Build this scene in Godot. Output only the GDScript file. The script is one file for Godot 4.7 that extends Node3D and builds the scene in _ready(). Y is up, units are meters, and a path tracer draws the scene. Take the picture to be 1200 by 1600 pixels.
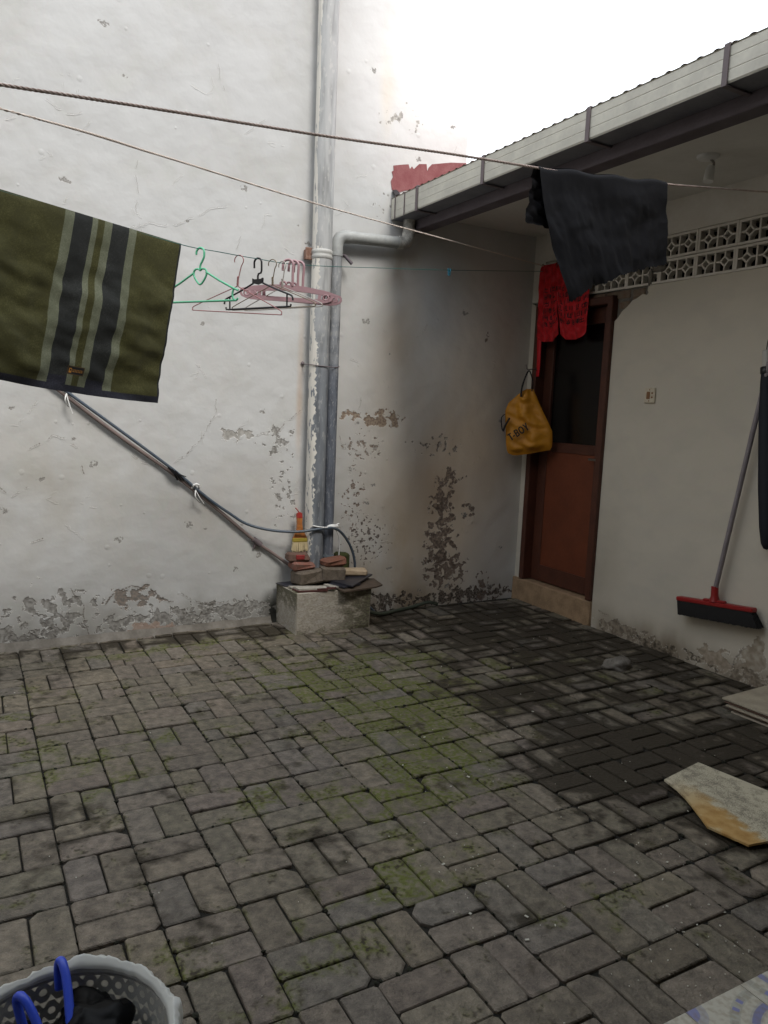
extends Node3D
# A walled paved yard: white boundary wall, downpipes, a low annex on the right, washing lines. Units are metres.

const ZB := -4.57        # face of the boundary wall
const XW := 3.735        # face of the annex wall
var M := {}
var rng := RandomNumberGenerator.new()

# ---------------------------------------------------------------- mesh builder
class MB:
	var st := SurfaceTool.new()
	var col := Color(1, 1, 1)
	func _init():
		st.begin(Mesh.PRIMITIVE_TRIANGLES)
		st.set_smooth_group(-1)
	func smooth(on: bool):
		st.set_smooth_group(0 if on else -1)
	func v(p: Vector3, uv: Vector2, uv2 := Vector2.ZERO):
		st.set_color(col)
		st.set_uv(uv)
		st.set_uv2(uv2)
		st.add_vertex(p)
	func tri(a: Vector3, b: Vector3, c: Vector3, out: Vector3, ua := Vector2.ZERO, ub := Vector2.ZERO, uc := Vector2.ZERO):
		if (b - a).cross(c - a).dot(out) > 0.0:
			v(a, ua); v(c, uc); v(b, ub)
		else:
			v(a, ua); v(b, ub); v(c, uc)
	func quad(a: Vector3, b: Vector3, c: Vector3, d: Vector3, out: Vector3, ua := Vector2.ZERO, ub := Vector2(1, 0), uc := Vector2(1, 1), ud := Vector2(0, 1)):
		if (b - a).cross(c - a).dot(out) > 0.0 or (c - a).cross(d - a).dot(out) > 0.0:
			v(a, ua); v(d, ud); v(c, uc); v(a, ua); v(c, uc); v(b, ub)
		else:
			v(a, ua); v(b, ub); v(c, uc); v(a, ua); v(c, uc); v(d, ud)
	# box with chamfered edges; j moves every corner a little so that no two are alike
	func box(c: Vector3, s: Vector3, bev := 0.0, bs := Basis.IDENTITY, j := 0.0, r: RandomNumberGenerator = null):
		var h := s * 0.5
		bev = minf(bev, minf(h.x, minf(h.y, h.z)) * 0.8)
		var p := {}
		for ix in [-1, 1]:
			for iy in [-1, 1]:
				for iz in [-1, 1]:
					var off := Vector3.ZERO
					if r: off = Vector3(r.randf_range(-j, j), r.randf_range(-j, j), r.randf_range(-j, j))
					for ax in 3:
						var q := Vector3(ix * h.x, iy * h.y, iz * h.z)
						for o in 3:
							if o != ax: q[o] -= signf(q[o]) * bev
						p[[ix, iy, iz, ax]] = c + bs * (q + off)
		for ax in 3:
			var b1: int = (ax + 1) % 3
			var b2: int = (ax + 2) % 3
			for sg in [-1, 1]:
				var k := []
				for t in [[-1, -1], [1, -1], [1, 1], [-1, 1]]:
					var id := [0, 0, 0]
					id[ax] = sg; id[b1] = t[0]; id[b2] = t[1]
					k.append(p[[id[0], id[1], id[2], ax]])
				var o := Vector3.ZERO
				o[ax] = sg
				quad(k[0], k[1], k[2], k[3], bs * o)
		if bev <= 0.0: return
		for ax in 3:
			var b1: int = (ax + 1) % 3
			var b2: int = (ax + 2) % 3
			for s1 in [-1, 1]:
				for s2 in [-1, 1]:
					var i0 := [0, 0, 0]
					var i1 := [0, 0, 0]
					i0[ax] = -1; i0[b1] = s1; i0[b2] = s2
					i1[ax] = 1; i1[b1] = s1; i1[b2] = s2
					var o := Vector3.ZERO
					o[b1] = s1; o[b2] = s2
					quad(p[[i0[0], i0[1], i0[2], b1]], p[[i1[0], i1[1], i1[2], b1]], p[[i1[0], i1[1], i1[2], b2]], p[[i0[0], i0[1], i0[2], b2]], bs * o)
		for ix in [-1, 1]:
			for iy in [-1, 1]:
				for iz in [-1, 1]:
					tri(p[[ix, iy, iz, 0]], p[[ix, iy, iz, 1]], p[[ix, iy, iz, 2]], bs * Vector3(ix, iy, iz))
	# round bar along points
	func tube(pts: Array, r, sides := 8, caps := true, flat := 1.0):
		smooth(true)
		var n := pts.size()
		var t0: Vector3 = (pts[1] - pts[0]).normalized()
		var nr := t0.cross(Vector3.UP)
		if nr.length() < 0.1: nr = t0.cross(Vector3.RIGHT)
		nr = nr.normalized()
		var rings := []
		var len := 0.0
		var lens := []
		for i in n:
			var t: Vector3
			if i == 0: t = t0
			elif i == n - 1: t = (pts[i] - pts[i - 1]).normalized()
			else: t = ((pts[i] - pts[i - 1]).normalized() + (pts[i + 1] - pts[i]).normalized()).normalized()
			nr = (nr - t * nr.dot(t)).normalized()
			var bn := t.cross(nr)
			if i > 0: len += (pts[i] - pts[i - 1]).length()
			lens.append(len)
			var rr: float = r[i] if r is Array else r
			var ring := []
			for k in sides:
				var a := TAU * k / sides
				ring.append(pts[i] + (nr * cos(a) + bn * sin(a) * flat) * rr)
			rings.append(ring)
		for i in n - 1:
			for k in sides:
				var k2: int = (k + 1) % sides
				var o: Vector3 = rings[i][k] + rings[i][k2] - pts[i] * 2.0
				quad(rings[i][k], rings[i][k2], rings[i + 1][k2], rings[i + 1][k], o, Vector2(float(k) / sides, lens[i]), Vector2(float(k + 1) / sides, lens[i]), Vector2(float(k + 1) / sides, lens[i + 1]), Vector2(float(k) / sides, lens[i + 1]))
		if caps:
			smooth(false)
			for e in [0, n - 1]:
				var o: Vector3 = pts[0] - pts[1] if e == 0 else pts[n - 1] - pts[n - 2]
				for k in sides:
					tri(pts[e], rings[e][k], rings[e][(k + 1) % sides], o)
		smooth(false)
	# vertical lathe: profile of (radius, y) pairs round a centre; angle 0 is +x, u follows the angle
	func lathe(c: Vector3, prof: Array, sides := 24, inward := false):
		smooth(true)
		for i in prof.size() - 1:
			var a: Vector2 = prof[i]
			var b: Vector2 = prof[i + 1]
			for k in sides:
				var t1 := TAU * k / sides
				var t2 := TAU * (k + 1) / sides
				var d1 := Vector3(cos(t1), 0, sin(t1))
				var d2 := Vector3(cos(t2), 0, sin(t2))
				var slope := Vector3(0, a.x - b.x, 0) if b.y >= a.y else Vector3(0, b.x - a.x, 0)
				var o: Vector3 = (d1 + d2) * maxf(absf(b.y - a.y), 1e-4) + slope
				if inward: o = -o
				quad(c + d1 * a.x + Vector3(0, a.y, 0), c + d2 * a.x + Vector3(0, a.y, 0), c + d2 * b.x + Vector3(0, b.y, 0), c + d1 * b.x + Vector3(0, b.y, 0), o,
					Vector2(float(k) / sides, a.y), Vector2(float(k + 1) / sides, a.y), Vector2(float(k + 1) / sides, b.y), Vector2(float(k) / sides, b.y))
		smooth(false)
	# flat plate cut to an outline: poly in (ex, ey) from o, pushed by d
	func plate(poly: PackedVector2Array, o: Vector3, ex: Vector3, ey: Vector3, d: Vector3, uvs := Vector2.ONE, uvo := Vector2.ZERO):
		var id := Geometry2D.triangulate_polygon(poly)
		for i in range(0, id.size(), 3):
			var q := [poly[id[i]], poly[id[i + 1]], poly[id[i + 2]]]
			var w := []
			var u := []
			for k in 3:
				w.append(o + ex * q[k].x + ey * q[k].y)
				u.append((q[k] - uvo) * uvs)
			tri(w[0], w[1], w[2], -d, u[0], u[1], u[2])
			tri(w[0] + d, w[1] + d, w[2] + d, d, u[0], u[1], u[2])
		var sgn := 1.0 if Geometry2D.is_polygon_clockwise(poly) else -1.0
		for i in poly.size():
			var a := poly[i]
			var b := poly[(i + 1) % poly.size()]
			var e := b - a
			var nn := Vector2(-e.y, e.x) * sgn
			var A := o + ex * a.x + ey * a.y
			var B := o + ex * b.x + ey * b.y
			quad(A, B, B + d, A + d, ex * nn.x + ey * nn.y, (a - uvo) * uvs, (b - uvo) * uvs, (b - uvo) * uvs, (a - uvo) * uvs)
	# smooth sheet from f(u, v)
	func sheet(f: Callable, nu: int, nv: int, uvf = null):
		smooth(true)
		var g := []
		for i in nu + 1:
			var row := []
			for k in nv + 1: row.append(f.call(float(i) / nu, float(k) / nv))
			g.append(row)
		for i in nu:
			for k in nv:
				var ua := Vector2(float(i) / nu, float(k) / nv)
				var ub := Vector2(float(i + 1) / nu, float(k + 1) / nv)
				var us := [ua, Vector2(ub.x, ua.y), ub, Vector2(ua.x, ub.y)]
				if uvf != null:
					for q in 4: us[q] = uvf.call(us[q].x, us[q].y)
				v(g[i][k], us[0]); v(g[i + 1][k], us[1]); v(g[i + 1][k + 1], us[2])
				v(g[i][k], us[0]); v(g[i + 1][k + 1], us[2]); v(g[i][k + 1], us[3])
		smooth(false)
	# lump: a ball pushed about by noise
	func lump(c: Vector3, s: Vector3, ns: FastNoiseLite, amp := 0.25, n := 12, bs := Basis.IDENTITY):
		smooth(true)
		var g := []
		for i in n + 1:
			var row := []
			for k in n * 2:
				var la := PI * i / n - PI / 2
				var lo := TAU * k / (n * 2)
				var d := Vector3(cos(la) * cos(lo), sin(la), cos(la) * sin(lo))
				row.append(c + bs * (d * s * (1.0 + amp * ns.get_noise_3dv(d * 60.0 + c * 100.0))))
			g.append(row)
		for i in n:
			for k in n * 2:
				var k2: int = (k + 1) % (n * 2)
				var o: Vector3 = g[i][k] + g[i + 1][k2] - c * 2.0
				quad(g[i][k], g[i][k2], g[i + 1][k2], g[i + 1][k], o)
		smooth(false)
	func done() -> ArrayMesh:
		st.generate_normals()
		return st.commit()

# ---------------------------------------------------------------- naming
var used := {}
func numbered(n: String) -> String:
	if not used.has(n):
		used[n] = 0
		return n
	used[n] += 1
	return "%s_%03d" % [n, used[n]]
func part(called: String, b, m: Material, parent: Node, label := "") -> MeshInstance3D:
	var o := MeshInstance3D.new()
	o.name = called
	o.mesh = b.done() if b is MB else b
	o.material_override = m
	parent.add_child(o, true)
	if label: o.set_meta("label", label)
	return o
func tag(o: Node, label: String, category: String, group := ""):
	o.set_meta("label", label)
	o.set_meta("category", category)
	if group: o.set_meta("group", group)
func one(called: String, b, m: Material, label: String, category: String, group := "") -> MeshInstance3D:
	var o := part(numbered(called), b, m, self)
	tag(o, label, category, group)
	return o
func thing(called: String, label: String, category: String, at := Vector3.ZERO, group := "") -> Node3D:
	var o := Node3D.new()
	o.name = numbered(called)
	add_child(o)
	o.position = at
	tag(o, label, category, group)
	return o
func structure(called: String, b, m: Material) -> MeshInstance3D:
	var o := part(numbered(called), b, m, self)
	o.set_meta("kind", "structure")
	return o
func stuff(o: Node):
	o.set_meta("kind", "stuff")

# ---------------------------------------------------------------- materials
func noise(sd: int, f: float, oct := 4, kind := FastNoiseLite.TYPE_SIMPLEX_SMOOTH) -> FastNoiseLite:
	var n := FastNoiseLite.new()
	n.seed = sd
	n.noise_type = kind
	n.frequency = f
	n.fractal_octaves = oct
	return n
func tex(i: Image) -> ImageTexture:
	return ImageTexture.create_from_image(i)
func mat(c: Color, rough := 0.8, metal := 0.0) -> StandardMaterial3D:
	var m := StandardMaterial3D.new()
	m.albedo_color = c
	m.roughness = rough
	m.metallic = metal
	m.cull_mode = BaseMaterial3D.CULL_DISABLED
	return m
var grain: ImageTexture = null      # relief shared by all mottled materials
# mottled colour: two tones mixed by layered noise, for objects without UVs
func mottled(a: Color, b: Color, sd: int, scale: float, rough := 0.85, bump := 0.15, contrast := 1.6, f := 0.02) -> StandardMaterial3D:
	var n := 256
	var d1 := noise(sd, f, 5).get_seamless_image(n, n).get_data()
	var d2 := noise(sd + 7, f * 7.0, 3).get_seamless_image(n, n).get_data()
	var out := PackedByteArray()
	out.resize(n * n * 3)
	for i in n * n:
		var t := clampf(((d1[i] * 0.7 + d2[i] * 0.3) / 255.0 - 0.5) * contrast + 0.5, 0.0, 1.0)
		var c := a.lerp(b, t)
		out[i * 3] = int(c.r * 255); out[i * 3 + 1] = int(c.g * 255); out[i * 3 + 2] = int(c.b * 255)
	var m := mat(Color.WHITE, rough)
	m.albedo_texture = tex(Image.create_from_data(n, n, false, Image.FORMAT_RGB8, out))
	m.uv1_triplanar = true
	m.uv1_scale = Vector3.ONE * scale
	if bump > 0.0:
		m.heightmap_enabled = true
		if grain == null: grain = tex(Image.create_from_data(n, n, false, Image.FORMAT_L8, d2))
		m.heightmap_texture = grain
		m.heightmap_scale = bump
	return m

func cr(pts: Array, n := 6) -> Array:      # smooth curve through points
	var out := []
	for i in pts.size() - 1:
		var a: Vector3 = pts[maxi(i - 1, 0)]
		var b: Vector3 = pts[i]
		var c: Vector3 = pts[i + 1]
		var d: Vector3 = pts[mini(i + 2, pts.size() - 1)]
		for k in n: out.append(b.cubic_interpolate(c, a, d, float(k) / n))
	out.append(pts[-1])
	return out
func poly(a: Array) -> PackedVector2Array:
	var p := PackedVector2Array()
	for i in range(0, a.size(), 2): p.append(Vector2(a[i], a[i + 1]))
	return p

# ---------------------------------------------------------------- painted plaster with peeling, as albedo + relief
class Plaster:
	var im: Image
	var hm: Image
	var x0: float
	var y1: float
	var ppm: float
	func px(x: float, y: float) -> Vector2: return Vector2((x - x0) * ppm, (y1 - y) * ppm)
	func blendpx(i: int, k: int, c: Color, a: float):
		if i < 0 or k < 0 or i >= im.get_width() or k >= im.get_height(): return
		im.set_pixel(i, k, im.get_pixel(i, k).lerp(c, a))
	func rise(i: int, k: int, h: float):
		if i < 0 or k < 0 or i >= hm.get_width() or k >= hm.get_height(): return
		hm.set_pixel(i, k, Color(hm.get_pixel(i, k).r + h, 0, 0))
	# paint flaked off inside an ellipse; th 0 = all of it, 1 = none
	func peel(x: float, y: float, rx: float, ry: float, th: float, a: Color, b: Color, sd: int, f := 9.0, depth := 0.16, opac := 1.0):
		var n := FastNoiseLite.new()
		n.seed = sd; n.frequency = f * 0.9; n.fractal_octaves = 6; n.fractal_gain = 0.56
		var n2 := FastNoiseLite.new()
		n2.seed = sd + 3; n2.frequency = f * 3.0; n2.fractal_octaves = 3
		var c := px(x, y)
		for k in range(int(c.y - ry * ppm * 1.3), int(c.y + ry * ppm * 1.3)):
			for i in range(int(c.x - rx * ppm * 1.3), int(c.x + rx * ppm * 1.3)):
				var wx := i / ppm + x0
				var wy := y1 - k / ppm
				var e := Vector2((wx - x) / rx, (wy - y) / ry).length()
				if e > 1.3: continue
				var s := n.get_noise_2d(wx, wy) * 1.1 + 0.5 - th - e * e * 0.55
				if s > 0.0:
					var t := clampf(n2.get_noise_2d(wx, wy) * 1.2 + 0.5, 0.0, 1.0)
					var edge := clampf(s / 0.03, 0.0, 1.0)
					blendpx(i, k, a.lerp(b, t), (0.45 + 0.45 * edge) * opac * (0.62 + 0.38 * t))
					rise(i, k, -depth * edge + t * 0.03)
				elif s > -0.045:
					blendpx(i, k, Color(0.93, 0.92, 0.90), 0.35)     # lifted lip of the paint
					rise(i, k, 0.08 * (1.0 + s / 0.045))
	func crack(pts: Array, w: float, sd: int, c := Color(0.33, 0.30, 0.27), lip := 0.18):
		var r := RandomNumberGenerator.new()
		r.seed = sd
		for s in pts.size() - 1:
			var a := px(pts[s].x, pts[s].y)
			var b := px(pts[s + 1].x, pts[s + 1].y)
			var n := int((b - a).length())
			var wob := 0.0
			for q in n:
				wob = clampf(wob + r.randf_range(-0.9, 0.9), -4.0, 4.0)
				var p := a.lerp(b, float(q) / n) + (b - a).normalized().orthogonal() * wob * sin(PI * q / n)
				var ww := w * ppm * r.randf_range(0.3, 0.8)
				if sin(q * 0.11 + sd) > 0.72: continue
				for dy in range(-3, 4):
					for dx in range(-2, 3):
						var d := Vector2(dx, dy).length()
						if d < maxf(ww, 0.7): blendpx(int(p.x) + dx, int(p.y) + dy, c, 0.36); rise(int(p.x) + dx, int(p.y) + dy, -0.03)
						elif dy > 0 and dy < 3: rise(int(p.x) + dx, int(p.y) + dy, lip * 0.12)
	# soft discolouration; also lays painted light into the wall colour
	func stain_or_light(x: float, y: float, rx: float, ry: float, c: Color, a: float, sd: int, f := 3.0):
		var n := FastNoiseLite.new()
		n.seed = sd; n.frequency = f; n.fractal_octaves = 4
		var ce := px(x, y)
		for k in range(maxi(0, int(ce.y - ry * ppm)), mini(im.get_height(), int(ce.y + ry * ppm))):
			for i in range(maxi(0, int(ce.x - rx * ppm)), mini(im.get_width(), int(ce.x + rx * ppm))):
				var wx := i / ppm + x0
				var wy := y1 - k / ppm
				var e := Vector2((wx - x) / rx, (wy - y) / ry).length()
				if e < 1.0:
					var q := smoothstep(0.0, 1.0, 1.0 - e) * clampf(0.75 + n.get_noise_2d(wx, wy * 0.5) * 1.1, 0.0, 1.3)
					blendpx(i, k, c, clampf(a * q, 0.0, 1.0))

func plaster(x0: float, x1: float, y0: float, y1: float, ppm: float, base: Color, sd: int) -> Plaster:
	var p := Plaster.new()
	p.x0 = x0; p.y1 = y1; p.ppm = ppm
	var w := int((x1 - x0) * ppm)
	var h := int((y1 - y0) * ppm)
	p.im = Image.create(w, h, false, Image.FORMAT_RGBA8)
	p.im.fill(base)
	# faint blotches of grime over all of it
	var q := 256
	for l in 2:
		var d := noise(sd + l, 0.012 + 0.035 * l, 5).get_image(q, q).get_data()
		var o := PackedByteArray()
		o.resize(q * q * 4)
		for i in q * q:
			o[i * 4] = 165; o[i * 4 + 1] = 161; o[i * 4 + 2] = 152
			o[i * 4 + 3] = int(clampf((d[i] / 255.0 - 0.5) * 0.45, 0.0, 0.14) * 255)
		var g := Image.create_from_data(q, q, false, Image.FORMAT_RGBA8, o)
		g.resize(w, h, Image.INTERPOLATE_CUBIC)
		p.im.blend_rect(g, Rect2i(0, 0, w, h), Vector2i.ZERO)
	# trowelled, blistered relief
	var n1 := noise(sd + 11, 0.022, 3).get_image(int(w / 4.0), int(h / 4.0))
	n1.convert(Image.FORMAT_RF)
	n1.resize(w, h, Image.INTERPOLATE_CUBIC)
	var n2 := noise(sd + 12, 0.055, 4).get_image(int(w / 2.0), int(h / 2.0))
	n2.convert(Image.FORMAT_RF)
	n2.resize(w, h, Image.INTERPOLATE_CUBIC)
	var f1 := n1.get_data().to_float32_array()
	var f2 := n2.get_data().to_float32_array()
	for i in f1.size(): f1[i] = 0.5 + (f1[i] - 0.5) * 0.55 + (f2[i] - 0.5) * 0.10
	p.hm = Image.create_from_data(w, h, false, Image.FORMAT_RF, f1.to_byte_array())
	return p
func plaster_mat(p: Plaster, rough := 0.8, relief := 1.0) -> StandardMaterial3D:
	var m := mat(Color.WHITE, rough)
	m.albedo_texture = tex(p.im)
	m.heightmap_enabled = true
	m.heightmap_texture = tex(p.hm)
	m.heightmap_scale = relief
	m.texture_repeat = false
	return m

# ---------------------------------------------------------------- the scene
func _ready():
	rng.seed = 20240611
	var cam := Camera3D.new()
	cam.name = "camera"
	cam.transform = Transform3D(Basis(Vector3(0.87583943, 0.04069894, 0.48088345), Vector3(0.02907858, 0.99017684, -0.13676353), Vector3(-0.48172578, 0.1337663, 0.86605245)), Vector3(0, 1.41, 0))
	cam.fov = 68.297
	cam.near = 0.05
	cam.far = 200.0
	add_child(cam)
	cam.current = true
	var we := WorldEnvironment.new()
	we.name = "environment"
	var env := Environment.new()
	var sm := ProceduralSkyMaterial.new()
	sm.sky_top_color = Color(0.93, 0.96, 1.0)
	sm.sky_horizon_color = Color(1.0, 0.99, 0.97)
	sm.ground_horizon_color = Color(0.6, 0.58, 0.55)
	sm.ground_bottom_color = Color(0.3, 0.28, 0.26)
	sm.sky_curve = 0.2
	var sky := Sky.new()
	sky.sky_material = sm
	env.background_mode = Environment.BG_SKY
	env.sky = sky
	env.background_energy_multiplier = 1.0
	env.tonemap_mode = Environment.TONE_MAPPER_LINEAR
	env.tonemap_exposure = EXPOSURE
	env.sdfgi_enabled = true
	env.ssao_enabled = true
	env.ssil_enabled = true
	we.environment = env
	add_child(we)
	var sun := DirectionalLight3D.new()
	sun.name = "sun"
	sun.light_energy = 0.44
	sun.light_angular_distance = 22.0
	sun.light_color = Color(1.0, 0.98, 0.95)
	sun.shadow_enabled = true
	add_child(sun)
	sun.look_at_from_position(Vector3(0.6, 6.9, 6.3), Vector3.ZERO)

	materials()
	ground()
	boundary_wall()
	annex()
	house()
	pipes()
	floor_boards()
	block_and_bricks()
	ropes()
	sarong()
	hangers()
	dark_cloth()
	red_cloth()
	bag()
	broom()
	fittings()
	bin()
	debris()

const EXPOSURE := 2.05

func materials():
	M.mortar = mottled(Color(0.50, 0.48, 0.45), Color(0.36, 0.34, 0.31), 31, 1.5)
	M.concrete = mottled(Color(0.52, 0.50, 0.47), Color(0.33, 0.31, 0.28), 41, 2.0, 0.85, 0.2)
	M.brick = mottled(Color(0.58, 0.33, 0.27), Color(0.46, 0.38, 0.34), 51, 4.0, 0.9, 0.2)
	M.door_brick = mottled(Color(0.46, 0.37, 0.31), Color(0.50, 0.46, 0.40), 52, 5.0, 0.95, 0.35)
	M.brown_wood = mottled(Color(0.33, 0.185, 0.125), Color(0.27, 0.145, 0.10), 61, 1.0, 0.5, 0.05)
	M.dark = mat(Color(0.05, 0.05, 0.055), 0.5)
	M.gutter = mottled(Color(0.80, 0.79, 0.74), Color(0.72, 0.71, 0.67), 71, 1.0, 0.55, 0.03)
	M.bracket = mat(Color(0.40, 0.36, 0.37), 0.6)
	M.fascia = mottled(Color(0.36, 0.33, 0.355), Color(0.31, 0.275, 0.295), 81, 1.2, 0.7, 0.08)
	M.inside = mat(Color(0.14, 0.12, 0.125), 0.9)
	M.white_paint = mottled(Color(0.84, 0.82, 0.785), Color(0.80, 0.775, 0.73), 91, 0.8, 0.85, 0.08)
	M.ceiling = mottled(Color(0.85, 0.84, 0.815), Color(0.80, 0.79, 0.76), 95, 0.5, 0.9, 0.04)
	M.rust = mottled(Color(0.44, 0.31, 0.25), Color(0.60, 0.50, 0.45), 97, 6.0, 0.9, 0.1)
	M.black_plastic = mat(Color(0.075, 0.075, 0.095), 0.4)
	M.white_plastic = mat(Color(0.86, 0.86, 0.85), 0.45)

# ---------------------------------------------------------------- paving
func blobs(x: float, z: float, l: Array) -> float:
	var s := 0.0
	for b in l:
		var e: float = ((x - b[0]) / b[2]) ** 2 + ((z - b[1]) / b[3]) ** 2
		if e < 4.0: s += b[4] * exp(-e * 1.4)
	return s
func floor_stains() -> Image:
	var w := 1024
	var h := 861
	var d1 := noise(5, 0.012, 5).get_image(w, h).get_data()
	var d2 := noise(6, 0.05, 4).get_image(w, h).get_data()
	var d3 := noise(8, 0.018, 5).get_image(w, h).get_data()
	var d4 := noise(9, 0.16, 3).get_image(w, h).get_data()
	var dirt := [[2.76, -4.03, 0.55, 0.45, 0.42], [2.99, -3.6, 0.5, 0.45, 0.35], [2.47, -2.75, 0.5, 0.45, 0.5], [2.25, -2.08, 0.40, 0.32, 0.8], [2.62, -2.05, 0.5, 0.30, 0.8], [3.4, -4.2, 0.4, 0.3, 0.5], [3.35, -3.3, 0.5, 0.6, 0.3], [2.4, -4.3, 0.25, 0.5, 0.5], [3.5, -2.8, 0.3, 0.7, 0.3], [2.4, -1.5, 0.35, 0.3, 0.35], [0.14, -2.7, 0.28, 0.5, 0.26], [0.66, -2.3, 0.3, 0.28, 0.14], [1.4, -4.42, 0.9, 0.16, 0.62], [0.5, -4.4, 0.5, 0.13, 0.4], [0.2, -4.1, 0.2, 0.5, 0.28], [1.1, -1.75, 0.3, 0.22, 0.12], [0.9, -2.1, 0.25, 0.2, 0.16], [0.5, -1.9, 0.3, 0.2, 0.12], [1.7, -3.9, 0.35, 0.35, 0.3]]
	var moss := [[1.567, -3.59, 0.45, 0.42, 0.42], [1.70, -2.95, 0.5, 0.5, 0.50], [1.66, -2.36, 0.30, 0.40, 0.44], [0.74, -3.11, 0.24, 0.16, 0.40], [0.46, -2.83, 0.26, 0.2, 0.30], [0.97, -2.42, 0.2, 0.2, 0.34], [1.1, -1.78, 0.18, 0.14, 0.26], [2.12, -3.6, 0.5, 0.5, 0.36], [2.2, -2.9, 0.4, 0.35, 0.30], [1.3, -2.2, 0.25, 0.3, 0.3], [2.7, -3.1, 0.5, 0.5, 0.2], [1.2, -4.32, 0.85, 0.16, 0.50], [0.3, -3.6, 0.2, 0.4, 0.30], [0.15, -3.0, 0.2, 0.5, 0.22], [1.0, -1.9, 0.4, 0.4, 0.16], [0.6, -1.75, 0.3, 0.25, 0.2], [1.5, -1.5, 0.25, 0.2, 0.18], [2.5, -1.5, 0.4, 0.35, 0.16], [3.2, -3.0, 0.6, 0.8, 0.14]]
	var out := PackedByteArray()
	out.resize(w * h * 4)
	for k in h:
		var z := -4.6 + k / 232.7
		var D := 0.0
		var G := 0.0
		var base := 0.0
		for i in w:
			var x := -0.6 + i / 232.7
			if i % 4 == 0:
				D = blobs(x, z, dirt)
				G = blobs(x, z, moss)
				base = smoothstep(1.7, 2.7, x + 0.12 * (z + 3.0)) * 0.30
			var p := k * w + i
			var a := d1[p] / 255.0
			var b := d2[p] / 255.0
			var c := d3[p] / 255.0
			var f := d4[p] / 255.0
			var gx := (x - 0.216) / 0.2125
			var gz := (-1.264 - 0.010 * (x - 1.0) - z) / 0.215
			var fx := gx - floorf(gx)
			var fz := gz - floorf(gz)
			if (int(floorf(gx)) + int(floorf(gz))) % 2 == 0: fx = fmod(fx * 2.0, 1.0) * 0.5
			else: fz = fmod(fz * 2.0, 1.0) * 0.5
			var hx := 0.5 if (int(floorf(gx)) + int(floorf(gz))) % 2 == 0 else 1.0
			var half := 0.0
			if hx < 0.75: half = 1.0 if (gx - floorf(gx)) > 0.5 else 0.0
			else: half = 1.0 if (gz - floorf(gz)) > 0.5 else 0.0
			var hs := sin(floorf(gx) * 12.9898 + floorf(gz) * 78.233 + half * 37.719) * 43758.5453
			hs -= floorf(hs)
			var hs2 := hs * 17.0 - floorf(hs * 17.0)
			var ed := minf(minf(fx, hx - fx), minf(fz, 1.5 - hx - fz)) * 0.213
			var eg := (1.0 - smoothstep(0.0, 0.026 + 0.02 * clampf(D + base, 0.0, 0.6), ed + (b - 0.5) * 0.04)) * (0.05 + 0.80 * clampf(D + base, 0.0, 0.8)) - 0.34 * clampf(D + base - 0.2, 0.0, 0.5)
			var da := clampf((eg + (hs - 0.55) * 0.16 * clampf(D * 2.0 + base + 0.15, 0.0, 1.0) + D + base + (a - 0.5) * 1.15 + (b - 0.5) * 0.8 - 0.29) * 2.3, 0.0, 0.91)
			da = maxf(da, clampf((f - 0.60) * 9.0, 0.0, 0.85) * clampf((c * 0.7 + b * 0.5 + D * 0.3 - 0.70) * 9.0, 0.0, 1.0))       # scattered dark lichen dots
			var ga := clampf((G * (0.40 + 1.25 * hs2) + (1.0 - smoothstep(0.0, 0.016, ed)) * (0.09 + G * 0.45) + (c - 0.5) * 1.0 + (b - 0.5) * 0.5 - 0.25) * 2.8, 0.0, 0.85) * (0.25 + 0.75 * smoothstep(0.34, 0.62, f))
			var al := 1.0 - (1.0 - da) * (1.0 - ga)
			var q := 0.0 if al < 0.001 else da / (da + ga * (1.0 - da) + 0.0001)
			var o := p * 4
			out[o] = int(lerpf(84.0, 38.0, q)); out[o + 1] = int(lerpf(92.0, 30.0, q)); out[o + 2] = int(lerpf(8.0, 15.0, q))
			out[o + 3] = int(al * 255)
	return Image.create_from_data(w, h, false, Image.FORMAT_RGBA8, out)

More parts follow.
